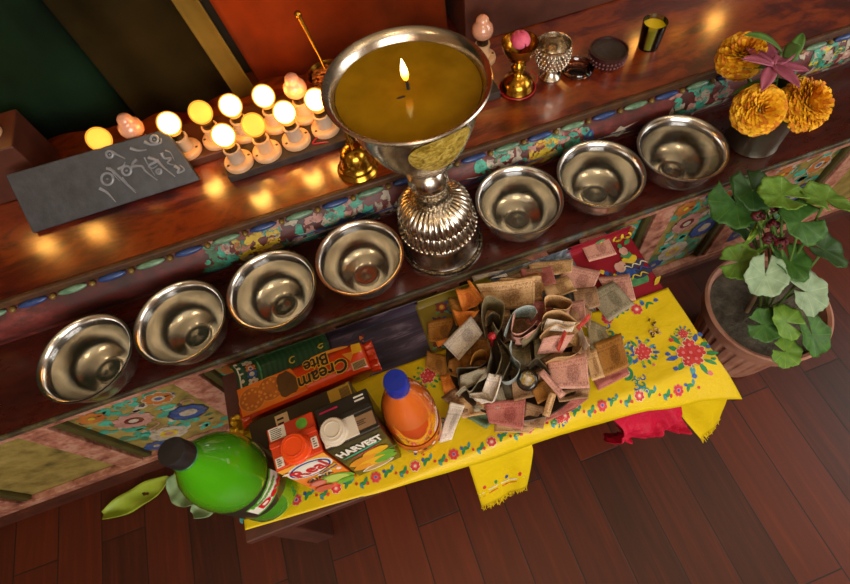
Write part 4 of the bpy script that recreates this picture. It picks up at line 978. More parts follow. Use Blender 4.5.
MB().lathe([(0, 0), (.008, 0), (.008, .0005), (0, .0005)], 20).build('green_dot', M_GRNI, rc, loc=(.016, .019, H + .0003))
M_OCAP = pm('orange_cap', '#e0480a', '#d03e08', 20, .32, coat=.3)
def capr(a, i, z): return 1 + .02 * math.cos(a * 40)
c1 = MB().lathe([(0, 0), (.021, 0), (.021, .003), (.0185, .004), (.0185, .016), (.017, .018), (.0, .018)], 80, rf=capr).build('screw_cap', M_OCAP, rc, loc=(.001, -.013, H))
MB().ring((0, 0, .0181), .013, .0007, 40, 6).build('cap_ring', M_OCAP, c1)
W, D, H = .08, .062, .22
M_HBLK = pm('black_carton', '#17130f', '#221c16', 20, .35, coat=.3)
hc = carton('juice_carton', 'black fruit drink carton with a white screw cap beside the orange bottle', -.1135, .2385, .06, W, D, H, M_HBLK, None, M_HBLK)
f = face_front(D); T = face_top(H)
M_OLVF = pm('dark_green_front', '#2a2b12', '#3a3a18', 14, .35, coat=.3)
quad(MB(), f, -W / 2 + .001, W / 2 - .001, .002, H - .003).build('front_panel', M_OLVF, hc, False)
pf = Paint(f, .0008)
for (u, v_, a, b, m, an) in [(.012, .115, .021, .02, 0, .1), (-.012, .09, .024, .024, 1, .3), (.02, .075, .017, .022, 2, .1), (-.005, .06, .027, .024, 0, .15), (-.022, .055, .014, .018, 1, .2), (.018, .05, .019, .018, 2, -.1), (.0, .024, .028, .018, 3, .1), (.0, .024, .025, .012, 4, .1)]: pf.blob(u, v_, a, b, m, 1, an, .06, 20)
for k in range(8): pf.leaf(-.02 + k * .006, .09 + (k % 3) * .006, 1.4 - k * .2, .025, .004, 5, 0)
pf.ribbon([(-.034, H - .075), (0, H - .068), (.03, H - .058)], .007, 6, 2); pf.ribbon([(-.024, H - .09), (0, H - .083), (.025, H - .073)], .004, 7, 2)
pf.build('printed_art', [M_YELI, pm('mango_print', '#c8781a', '#d89428', 40, .4), M_GRNI, M_WHT, pm('tan_print', '#a98a50', rough=.4), pm('dark_leaf_print', '#4a6a20', rough=.4), pm('teal_stripe', '#2aa080', rough=.4), M_MAG], hc)
ftext('HARVEST', 0, H - .04, .0172, M_WHT, hc, f, .08, .0006, .95, ys=2.3)
for k, ch in enumerate('oooooo'): pass
mb = MB(); quad(mb, T, .0, W / 2 - .003, -D / 2 + .007, -.004); mb.build('brown_sticker', pm('brown_sticker', '#8a6a4a', '#7a5a3c', 60, .6), hc, False)
mb = MB(); lines(mb, T, .004, W / 2 - .008, -D / 2 + .013, -.01, 3, 4); mb.build('small_print', M_INK, hc, False)
mb = MB(); lines(mb, T, -W / 2 + .006, -.002, .018, .024, 1, 5); mb.build('magenta_print', M_MAG, hc, False)
mb = MB(); lines(mb, T, .018, W / 2 - .006, .015, .026, 2, 6); mb.build('white_print', M_WHT, hc, False)
M_WCAP = pm('white_cap', '#cfc4b4', '#c0b4a2', 20, .35)
c1 = MB().lathe([(0, 0), (.0195, 0), (.0195, .003), (.0175, .004), (.0175, .014), (.016, .016), (0, .016)], 80, rf=capr).build('screw_cap', M_WCAP, hc, loc=(-.021, -.012, H))
MB().ring((0, 0, .0161), .011, .0008, 40, 6).build('cap_ring', M_WCAP, c1)
MB().box((-.014, -.012, H + .0012), (.05, .034, .0022), None, .0008).build('cap_base', M_WCAP, hc, False)

# biscuit packet
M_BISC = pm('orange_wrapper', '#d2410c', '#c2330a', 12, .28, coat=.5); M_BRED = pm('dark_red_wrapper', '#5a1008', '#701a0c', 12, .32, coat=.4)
bp = thing('biscuit_packet', 'long orange packet of cream biscuits lying below the altar shelf', 'packet', (-.191, .39, ZT), .055)
BL_, BW_, BH_ = .228, .062, .062
def bisc_shape(p): 
    return p
mb = MB(); rows = []
NU = 40
for i in range(NU + 1):
    u = i / NU; x = (u - .5) * BL_; e = min(u, 1 - u) * NU; k = 1 if e > 3 else (.55 + .15 * e)
    sec = []
    for j in range(20):
        a = 2 * PI * j / 20; ca, sa = math.cos(a), math.sin(a)
        q = (abs(ca) ** 4 + abs(sa) ** 4) ** -.25
        wr = 1 + .012 * fb((x, ca, sa), 30)
        sec.append(V((x, ca * q * BW_ / 2 * (.9 + .1 * k) * wr, BH_ / 2 + sa * q * BH_ / 2 * k * wr)))
    rows.append(sec)
vs = [p_ for s_ in rows for p_ in s_]; fs = []
for i in range(NU):
    for j in range(20): k = (j + 1) % 20; fs.append([i * 20 + j, i * 20 + k, (i + 1) * 20 + k, (i + 1) * 20 + j])
fs += [list(range(20))[::-1], [NU * 20 + j for j in range(20)]]
mb.add(vs, fs)
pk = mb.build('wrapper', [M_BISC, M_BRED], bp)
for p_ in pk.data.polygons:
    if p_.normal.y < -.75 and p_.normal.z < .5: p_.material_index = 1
for s_ in (-1, 1):
    MB().sheet(lambda u, w_, s_=s_: V((s_ * (BL_ / 2 + .018 * w_), (u - .5) * BW_ * (1 + .12 * w_), BH_ / 2 + .002 * math.sin(u * 30) + .006 * w_ * math.sin(u * 5))), 16, 4).build('crimped_end', M_BISC, bp, solid=.001)
T = lambda u, v_, h: V((u, v_, BH_ + h)); pf = Paint(T, .0014)
M_BIS = pm('biscuit_print', '#b0601c', '#98501a', 60, .4); M_BIS2 = pm('biscuit_detail', '#c98034', rough=.4); M_CHOC = pm('choc_print', '#4a2f12', '#5a3a16', 40, .4)
pf.poly([(-.12, -.027), (.0, -.027), (-.02, .026), (-.12, .026)], 3)
for cx in (-.097, -.062):
    pf.blob(cx, -.002 + (cx + .097) * .15, .0245, .0235, 1, 2, 0, .02, 26); pf.blob(cx, -.002 + (cx + .097) * .15, .0225, .0215, 0, 3, 0, .02, 26)
    for k in range(14): a = k * .449; pf.blob(cx + .013 * math.cos(a) * (1 + .3 * (k % 2)), -.002 + (cx + .097) * .15 + .013 * math.sin(a) * (1 + .3 * (k % 2)), .0025, .0025, 1, 4)
pf.blob(-.031, -.0, .0185, .024, 2, 5, .3, .1, 18); pf.blob(-.036, -.012, .012, .012, 2, 6, .3, .1, 14)
pf.poly([(.075, .012), (.098, .008), (.086, -.008)], 4, 3); pf.poly([(.093, .004), (.112, .002), (.112, .02), (.095, .022)], 5, 4); pf.ribbon([(.02, .028), (.06, .026), (.09, .022)], .006, 4, 3)
pf.build('printed_art', [M_BIS, M_BIS2, M_CHOC, pm('orange_yellow_print', '#c85a10', '#d87818', 20, .35), pm('gold_print', '#d0852a', rough=.4), M_YELI], bp)
for body, u, v_, sz in (('Cream', .034, -.009, .036), ('Bite', .028, .016, .031)):
    ftext(body, u, v_, sz, M_YELI, bp, T, PI + .04, .0022, .95, .1, .0035); ftext(body, u, v_, sz, M_INK, bp, T, PI + .04, .0006, .95, .1, .0042)
Fb = lambda u, v_, h: V((u, -BW_ / 2 - h - .0004, v_)); mb = MB(); quad(mb, T, .085, .112, -.028, -.012, .0022); mb.build('barcode_sticker', M_CREAM, bp, False)
mb = MB()
for k in range(10): quad(mb, T, .088 + k * .0022, .0891 + k * .0022, -.027, -.014, .0026)
mb.build('barcode', M_INK, bp, False)
# brown carton between biscuits and juice
M_BRC = pm('brown_carton', '#382a10', '#2a1f0c', 10, .4, coat=.2)
bc = thing('snack_carton', 'dark brown snack carton between the biscuit packet and the juice cartons', 'carton', (-.206, .3115, ZT), .055)
W, D, H = .186, .068, .07
MB().box((0, 0, H / 2), (W, D, H), None, .003).build('carton_body', M_BRC, bc, False)
T = face_top(H); mb = MB(); quad(mb, T, -.047, -.024, -.03, .026); mb.build('price_sticker', M_CREAM, bc, False)
mb = MB(); lines(mb, T, -.044, -.027, -.027, .022, 6, 8); quad(mb, T, -.05, -.05, 0, 0); mb.build('small_print', M_INK, bc, False)
mb = MB(); quad(mb, T, .05, .09, -.012, .031); mb.build('barcode_sticker', pm('yellow_sticker', '#b8922a', '#a8821e', 30, .5), bc, False)
mb = MB()
for k in range(9): quad(mb, T, .0705 + k * .002, .0715 + k * .002, -.008, .027, .0008)
mb.build('barcode', M_INK, bc, False)
# small wrapper
def wr(u, w_): return V(((u - .5) * .035 + .004 * fb((u * 5, w_ * 5, 0), 1), (w_ - .5) * .04, .009 + .008 * fb((u * 3, w_ * 3, 0), 1.7, 5)))
q = at(243, 430, .21); o = tag(MB().sheet(wr, 14, 14).build('sweet_wrapper', [pm('gold_foil', '#c9a21c', '#a8820c', 60, .3, .6)], solid=.001, loc=(q.x, q.y + .01, ZT)), 'crumpled gold sweet wrapper at the left edge of the table', 'wrapper')

# green drink bottle
t = NT('green_bottle'); t.set(col='#4fae12', rough=.05, coat=1, coatr=.02, trans=.35, ior=1.33, spec=.6, sub=.25); t.b.inputs['Subsurface Radius'].default_value = (.02, .06, .01); M_GBOT = t.m
M_BCAP = pm('black_cap', '#161414', '#242020', 30, .4); M_LABD = pm('dark_label', '#1a1c14', '#26281c', 20, .35, coat=.3)
gb = thing('drink_bottle', 'large green soft drink bottle with a black cap and dark label', 'bottle', (-.303, .2385, ZT))
MB().lathe([(0, .006), (.03, .002), (.046, .004), (.0535, .014), (.055, .03), (.054, .06), (.0528, .08), (.0528, .162), (.054, .168), (.054, .18), (.0525, .2), (.049, .222), (.0435, .24), (.036, .257), (.028, .273), (.0195, .289), (.0152, .297), (.0148, .306), (.0, .306)], 64).build('bottle_body', M_GBOT, gb)
MB().caps(0, 0).lathe([(.0533, .08), (.0537, .082), (.0537, .161), (.0533, .163)], 64).build('label', M_LABD, gb)
MB().ring((0, 0, .3035), .0165, .0018, 36, 8).build('neck_ring', pm('green_ring', '#1f6a3a', rough=.3), gb)
cp = MB().lathe([(0, .302), (.0168, .302), (.0173, .304), (.0173, .33), (.0158, .3335), (.0, .334)], 120, rf=lambda a, i, z: 1 + (.018 * math.cos(a * 60) if .303 < z < .331 else 0)).build('cap', M_BCAP, gb)
def cyl(R): return lambda u, v_, h: V(((R + h) * math.cos(u), (R + h) * math.sin(u), v_))
Lb = Paint(cyl(.0537), .0006); a0 = math.radians(-48)
def lbl(pts, m, l): Lb.poly([(a0 + u, .128 + v_ * 1.35) for u, v_ in pts], m, l)
for k in range(5):
    u0 = -.62 + k * .25; lbl([(u0, -.02 + .003 * k), (u0 + .26, -.018 + .003 * k), (u0 + .26, .012 + .002 * k), (u0, .01 + .002 * k)], 0, 0)
for k in range(5):
    u0 = -.62 + k * .25; lbl([(u0, .01 + .002 * k), (u0 + .26, .012 + .002 * k), (u0 + .26, .017 + .002 * k), (u0, .014 + .002 * k)], 1, 1); lbl([(u0, -.024 + .003 * k), (u0 + .26, -.021 + .003 * k), (u0 + .26, -.018 + .003 * k), (u0, -.02 + .003 * k)], 1, 1)
Lb.build('label_panel', [M_WHT, M_GRNI], gb)
def wraptext(body, ac, z, size, m, R, parent, bold=.0004, xs=1):
    cu = bpy.data.curves.new('tmp', 'FONT'); cu.body = body; cu.size = size; cu.align_x = 'CENTER'; cu.align_y = 'CENTER'; cu.offset = bold; cu.resolution_u = 3
    o = bpy.data.objects.new('tmp', cu); COL.objects.link(o); dg = bpy.context.evaluated_depsgraph_get(); me = bpy.data.meshes.new_from_object(o.evaluated_get(dg)); bpy.data.objects.remove(o)
    for v_ in me.vertices:
        a = ac + v_.co.x * xs / R; v_.co = V((R * math.cos(a), R * math.sin(a), z + v_.co.y))
    me.materials.clear(); me.materials.append(m)
    ob = bpy.data.objects.new('lettering', me); COL.objects.link(ob); ob.parent = parent; return ob
wraptext('Mountain', a0 + .0, .1415, .0145, M_GRNI, .0553, gb, .0006); wraptext('Dew', a0 + .1, .122, .028, M_REDI, .0553, gb, .001)
for k in range(3): wraptext('lime soda drink', math.radians(15), .109 - k * .011, .0055, M_WHT, .0553, gb, 0) if False else None
# orange drink bottle
t = NT('orange_drink'); t.set(col='#cc4c06', rough=.07, coat=1, coatr=.03, spec=.6, sub=.35); t.b.inputs['Subsurface Radius'].default_value = (.05, .02, .005); M_ODR = t.m
t = NT('peach_plastic'); t.set(col='#c4601e', rough=.08, coat=1, coatr=.03, sub=.3); M_PEACH = t.m
ob = thing('drink_bottle', 'orange drink bottle with a blue cap standing beside the black carton', 'bottle', (-.0295, .2405, ZT))
S1 = [(0, .006), (.025, .002), (.036, .004), (.0405, .012), (.0425, .03), (.0415, .05), (.0415, .075), (.0422, .1), (.0425, .13), (.0415, .155), (.039, .175)]
MB().caps(1, 0).lathe(S1, 56).build('bottle_body', M_ODR, ob)
MB().caps(0, 1).lathe([(.039, .175), (.0345, .2), (.0275, .224), (.0195, .244), (.0145, .256), (.0135, .268), (0, .268)], 56).build('bottle_shoulder', M_PEACH, ob)
MB().lathe([(0, .264), (.0158, .264), (.0162, .266), (.0162, .289), (.0148, .2925), (.0, .293)], 120, rf=lambda a, i, z: 1 + (.02 * math.cos(a * 56) if .265 < z < .290 else 0)).build('cap', pm('blue_cap', '#10207a', '#1a2e9a', 30, .35), ob)
MB().ring((0, 0, .2615), .0152, .0015, 36, 8).build('neck_ring', pm('blue_ring', '#15268a', rough=.35), ob)
M_OLAB = pm('orange_label', '#c8641a', '#b04c10', 30, .4)
MB().caps(0, 0).lathe([(.0428, .03), (.0432, .032), (.0434, .078), (.0428, .08)], 56).build('label', M_OLAB, ob)
Lb = Paint(cyl(.0434), .0006); r = random.Random(4)
for k in range(14): Lb.blob(math.radians(-120 + k * 11), .06 + r.uniform(-.012, .01), .08, .006, k % 4, k % 3)
Lb.build('label_print', [M_GRNI, M_WHT, M_YELI, M_INK], ob)
# ------------------------------------------------------------------ the heap of banknotes on its plate
pc = at(520, 352, .21)
tag(MB().lathe([(0, 0), (.085, 0), (.1, .004), (.128, .014), (.131, .0155), (.129, .0175), (.1, .008), (.085, .0035), (0, .0035)], 72).build('offering_plate', pm('dark_plate', '#4a382a', '#33271e', 20, .4, .6), loc=(pc.x - .01, pc.y + .0, .2045)), 'dark metal plate under the heap of banknotes', 'plate')
def note_mat(name, base, dark, light):
    t = NT(name); uv = t.new('ShaderNodeSeparateXYZ'); t.link(t.tc.outputs['UV'], uv.inputs[0]); U, W_ = uv.outputs[0], uv.outputs[1]
    # portrait, fine line pattern, frame line and rows of small print
    du = t.math('MULTIPLY', t.math('SUBTRACT', U, .62), 4.4); dv = t.math('MULTIPLY', t.math('SUBTRACT', W_, .47), 2.7)
    oval = t.ramp(t.math('ADD', t.math('POWER', du, 2), t.math('POWER', dv, 2)), [(.35, 1.0), (.8, 0.0)])
    ou = t.math('ABSOLUTE', t.math('SUBTRACT', U, .5)); ov = t.math('ABSOLUTE', t.math('SUBTRACT', W_, .5))
    near = t.math('MAXIMUM', t.math('SUBTRACT', ou, .45), t.math('SUBTRACT', ov, .41))
    line = t.math('LESS_THAN', t.math('ABSOLUTE', near), .012)
    nz = t.noise(t.mapping(scale=(16, 8, 1), src='UV'), 2.2, 7, .72, .8)
    wv = t.new('ShaderNodeTexWave', wave_type='RINGS'); t.link(t.mapping(scale=(2.4, 1.2, 1), loc=(-1.1, -.5, 0), src='UV'), wv.inputs[0]); wv.inputs['Scale'].default_value = 11; wv.inputs['Distortion'].default_value = 4
    c = t.mix(t.math('MULTIPLY', wv.outputs['Fac'], .5), base, light)
    c = t.mix(t.ramp(nz, [(.46, 0.0), (.62, .6)]), c, dark)
    c = t.mix(t.math('MULTIPLY', oval, t.ramp(nz, [(.36, .15), (.56, .85)])), c, dark)
    c = t.mix(t.math('MULTIPLY', line, .35), c, dark)
    for (y, sx, th) in ((.82, 60, .045), (.7, 80, .025), (.16, 46, .04)):
        row = t.math('MULTIPLY', t.math('LESS_THAN', t.math('ABSOLUTE', t.math('SUBTRACT', W_, y)), th), t.ramp(t.noise(t.mapping(scale=(sx, 5, 1), loc=(sx, 1, 0), src='UV'), 1, 2), [(.5, 0.0), (.53, .75)]))
        c = t.mix(row, c, dark)
    c = t.mix(t.ramp(t.noise(t.mapping(), 35, 4, .6), [(.5, 0.0), (.8, .25)]), c, '#4a3826')
    t.set(col=c, rough=.6, spec=.3); return t.m
NM = {k: note_mat(k + '_note_print', *v) for k, v in dict(
    brown=('#94704f', '#53362a', '#c09c78'), tan=('#c49a66', '#7a5230', '#e0c298'), pink=('#c48c7c', '#83504a', '#e0b8a8'), rose=('#ad5f58', '#7c302f', '#c48d80'),
    olive=('#80714f', '#4b4530', '#a4977a'), grey=('#8d826c', '#55513f', '#b0a68e'), amber=('#9a6424', '#5f3a14', '#b8843f'), orange=('#d07018', '#94400c', '#e09a48'),
    white=('#d8ccbc', '#8f8484', '#eee6d8'), dark=('#544a38', '#2f2a20', '#7d705a'), teal=('#93a09c', '#4a605e', '#cfd6d0'), green=('#5d7a5c', '#2e4a36', '#9aa98c'), red=('#c0392c', '#8a1a18', '#d4705f')).items()}
GRP = 'banknotes heaped on the offering plate'
NC = [0]
def V4(cs, zs):
    return [at(c[0], c[1], z) for c, z in zip(cs, zs)]
def flat(label, cs, z, col, bend=.004, seed=None):
    NC[0] += 1; s_ = NC[0] * 1.7 if seed is None else seed
    zs = z if isinstance(z, (list, tuple)) else [z] * 4
    q = V4(cs, zs); c0 = (q[0] + q[1] + q[2] + q[3]) / 4
    def fn(u, w_):
        p_ = (q[3] * (1 - u) + q[2] * u) * (1 - w_) + (q[0] * (1 - u) + q[1] * u) * w_
        return p_ - c0 + V((0, 0, bend * (fb((u * 1.6, w_ * 1.3, 0), 1.3, s_) + .35 * math.sin(u * 5 + s_))))
    o = MB().sheet(fn, 14, 8).build('banknote', NM[col], solid=.0003, loc=c0); return tag(o, label, 'banknote', GRP)
def fold(label, pts, zt, h, col, dx=(0, 0), wave=.003, n=5):
    NC[0] += 1
    zz = zt if isinstance(zt, (list, tuple)) else [zt] * len(pts)
    P = smooth_poly([at(a, b, z) for (a, b), z in zip(pts, zz)], n); c0 = sum(P, V()) / len(P); N = len(P) - 1
    def fn(u, w_):
        k = u * N; i = min(int(k), N - 1); f = k - i; p_ = P[i] * (1 - f) + P[i + 1] * f
        k2 = 1 - w_; ctr = V((c0.x, c0.y, 0))
        flat_ = V((p_.x, p_.y, 0)); ins = (ctr - flat_) * .22 * k2
        return p_ - c0 + V((dx[0] * k2, dx[1] * k2, -h * k2)) + ins + V((wave * fb((u * 3, w_ * 2, 0), 1.2, NC[0]), wave * fb((u * 3, w_ * 2, 0), 1.2, NC[0] + 5), 0))
    o = MB().sheet(fn, N, 7).build('banknote', NM[col], solid=.0003, loc=c0); return tag(o, label, 'banknote', GRP)
FL = [
 ('worn pinkish brown note lying alone on the crimson brocade below the shelf', [(577, 237), (605, 232), (617, 254), (589, 262)], .207, 'pink', .003),
 ('pale pink note underneath the grey olive one on the crimson brocade', [(597, 277), (629, 274), (636, 301), (612, 301)], .208, 'pink', .003),
 ('grey olive note lying half on crimson and half on yellow cloth', [(588, 294), (613, 280), (635, 304), (609, 322)], .212, 'grey', .004),
 ('faded rose note left of the grey olive one, touching the crimson brocade', [(566, 264), (601, 271), (590, 297), (556, 284)], .211, 'pink', .004),
 ('long beige note lying along the back of the heap under the shelf edge', [(528, 262), (573, 259), (572, 273), (531, 277)], .214, 'tan', .004),
 ('olive note at the back of the heap next to the lamp foot', [(496, 268), (527, 259), (537, 263), (510, 276)], .213, 'olive', .004),
 ('pale narrow note edge farthest back, just right of the lamp foot', [(471, 276), (503, 270), (509, 276), (474, 281)], .214, 'white', .003),
 ('pinkish note poking out behind the olive one at the back', [(513, 259), (545, 250), (551, 258), (530, 266)], .211, 'pink', .003),
 ('crumpled tan note in the hollow behind the zigzag folded notes', [(538, 281), (567, 276), (577, 292), (548, 299)], .218, 'tan', .012),
 ('dull brown note filling the back left of the heap', [(505, 276), (541, 268), (549, 283), (512, 291)], .216, 'brown', .006),
 ('brown note lying right of the zigzag folded notes', [(573, 302), (592, 310), (590, 328), (567, 320)], .222, 'brown', .005),
 ('dull olive brown note halfway down the right side of the heap', [(586, 318), (605, 326), (612, 344), (590, 350)], .219, 'olive', .005),
 ('amber brown note on the right flank of the heap above the yellow cloth', [(594, 343), (621, 333), (629, 367), (603, 377)], .221, 'amber', .004),
 ('tan note folded lengthwise beside the amber one', [(584, 352), (596, 349), (605, 377), (592, 381)], .228, 'tan', .003),
 ('rose edged note lowest on the right flank, touching the yellow cloth', [(593, 380), (627, 367), (630, 374), (598, 391)], .209, 'rose', .003),
 ('large pinkish brown note with a bright middle on the lower right', [(547, 361), (586, 353), (590, 388), (551, 389)], .234, 'pink', .006),
 ('curled brown note just under the large pinkish brown one', [(555, 390), (590, 386), (588, 399), (559, 402)], .222, 'brown', .01),
 ('reddish brown note fanned out along the bottom right edge of the plate', [(548, 401), (589, 398), (573, 410), (533, 428)], .215, 'rose', .004),
 ('rose red note lying flat at the front of the heap', [(484, 404), (526, 397), (523, 430), (489, 423)], .226, 'rose', .004),
 ('brown note tucked under the right side of the rose red one', [(526, 402), (549, 408), (543, 429), (523, 425)], .22, 'brown', .004),
 ('tan note between the glass ornament and the pink rolled note', [(530, 385), (549, 378), (561, 392), (538, 404)], .233, 'amber', .005),
 ('green note with white marks at the front left of the heap', [(459, 414), (481, 408), (495, 421), (486, 429)], .211, 'green', .008),
 ('dark brown note at the front left of the heap near the orange bottle', [(441, 398), (457, 385), (483, 404), (463, 417)], .215, 'brown', .006),
 ('brown note on the left flank of the heap, its corner over the mustard cloth', [(427, 350), (448, 357), (446, 379), (425, 367)], .212, 'amber', .006),
 ('amber note lying on the mustard cloth, left of the white note', [(427, 322), (454, 317), (455, 346), (429, 341)], .211, 'amber', .006),
 ('whitish note with violet print standing out on the left of the heap', [(443, 344), (471, 315), (483, 333), (459, 361)], [.236, .256, .25, .232], 'white', .004),
 ('crumpled orange note with a pale corner at the upper left of the heap', [(455, 290), (470, 287), (482, 301), (463, 313)], [.25, .26, .25, .235], 'orange', .012),
 ('bright orange note below the crumpled one with a pale corner', [(452, 309), (471, 312), (480, 311), (461, 331)], [.24, .25, .256, .232], 'orange', .008),
 ('narrow orange note twisted into a spike beside the tall tan notes', [(467, 280), (472, 283), (486, 302), (478, 302)], [.285, .285, .25, .25], 'orange', .004),
 ('thin orange note edge sticking out at the far left of the heap', [(436, 342), (460, 333), (462, 338), (438, 347)], .22, 'orange', .003),
 ('amber note crumpled below the white note on the left', [(449, 360), (471, 350), (474, 382), (447, 374)], .224, 'amber', .012),
 ('orange brown note under the thin orange edge on the left', [(440, 376), (457, 372), (462, 392), (444, 394)], .215, 'orange', .006),
 ('tan note nearest the table front, under the rose red one', [(495, 421), (540, 424), (528, 433), (494, 432)], .2105, 'tan', .003),
 ('wide brown note under the reddish one at the bottom edge', [(520, 408), (560, 402), (556, 416), (520, 431)], .2125, 'brown', .004),
 ('amber note lying behind the two tall tan notes', [(478, 284), (540, 273), (545, 292), (485, 300)], .218, 'amber', .005),
 ('tan note in front of the zigzag notes, leaning right', [(563, 320), (580, 328), (577, 347), (556, 338)], .24, 'tan', .006),
 ('brown note between the pink torn note and the tan lengthwise fold', [(575, 332), (590, 338), (590, 358), (572, 352)], .232, 'brown', .006),
 ('olive note deep in the gap right of the white blue note', [(533, 338), (551, 330), (552, 352), (535, 362)], .228, 'olive', .006),
 ('brown note deep in the heap under the long dark folds', [(470, 378), (507, 372), (515, 398), (478, 408)], .216, 'dark', .006),
 ('white and pink note leaning open in the right middle of the heap', [(543, 338), (575, 334), (562, 353), (537, 354)], [.272, .27, .248, .244], 'pink', .007),
 ('pink torn note corner standing up at the right of the heap', [(576, 327), (589, 313), (591, 317), (579, 331)], [.262, .29, .285, .258], 'red', .002),
 ('red pink note blade standing in the white and pink one', [(556, 349), (564, 330), (567, 333), (559, 352)], [.26, .288, .288, .26], 'red', .002),
]
FL += [
 ('white blue note lying open over the front of the central folds', [(489, 373), (503, 376), (495, 401), (480, 396)], [.268, .264, .24, .238], 'white', .003),
 ('small white note flap lowest of the central folds', [(469, 394), (482, 392), (495, 401), (482, 404)], [.245, .246, .24, .238], 'white', .003),
 ('grey note sloping open at the left of the central folds', [(460, 376), (486, 366), (489, 376), (459, 394)], [.262, .27, .262, .242], 'grey', .004),
 ('pale pink note sloping open over the tan zigzag stack', [(547, 318), (576, 322), (572, 332), (543, 330)], [.284, .282, .27, .268], 'white', .004),
 ('brown note filling the middle of the heap under the white blue note', [(500, 318), (530, 312), (536, 336), (504, 342)], .228, 'brown', .016),
 ('tan note deep between the curled olive note and the white blue one', [(480, 300), (508, 296), (512, 322), (484, 326)], .226, 'tan', .016),
 ('rose note deep in the middle beside the tan zigzag stack', [(528, 300), (552, 300), (550, 324), (526, 326)], .23, 'rose', .014),
 ('amber note under the amber ring fold on the left of the heap', [(458, 345), (490, 338), (494, 362), (462, 370)], .228, 'amber', .016),
 ('tan note deep below the tan zigzag stack', [(540, 326), (572, 322), (576, 346), (544, 352)], .232, 'tan', .014),
 ('olive note under the S bent one at the centre', [(500, 346), (530, 342), (532, 372), (502, 378)], .226, 'olive', .016),
 ('brown note under the glass ornament', [(510, 372), (545, 366), (546, 392), (514, 402)], .228, 'brown', .012),
 ('grey note deep under the V folded white blue note', [(468, 392), (502, 386), (508, 408), (474, 412)], .222, 'grey', .012),
 ('brown note left of the curled olive note', [(462, 318), (486, 314), (488, 340), (464, 344)], .23, 'brown', .016),
 ('amber note sloping under the crumpled orange one', [(448, 300), (474, 294), (482, 318), (456, 326)], .224, 'amber', .012),
 ('pinkish note under the tan stack toward the grey olive note', [(560, 302), (584, 300), (586, 322), (562, 324)], .226, 'pink', .012),
 ('amber note left of the rose red one at the front', [(456, 396), (488, 394), (490, 414), (462, 418)], .219, 'tan', .008),
 ('brown note under the large pinkish brown one on the right', [(540, 356), (580, 350), (592, 376), (548, 384)], .224, 'brown', .008),
 ('rose note between the tall tan notes and the long beige one', [(520, 270), (552, 266), (556, 284), (524, 288)], .219, 'rose', .008),
 ('dusty brown note at the upper right of the heap near the pale pink one', [(572, 288), (596, 286), (600, 306), (576, 312)], .217, 'brown', .008),
]
for a in FL: flat(*a)
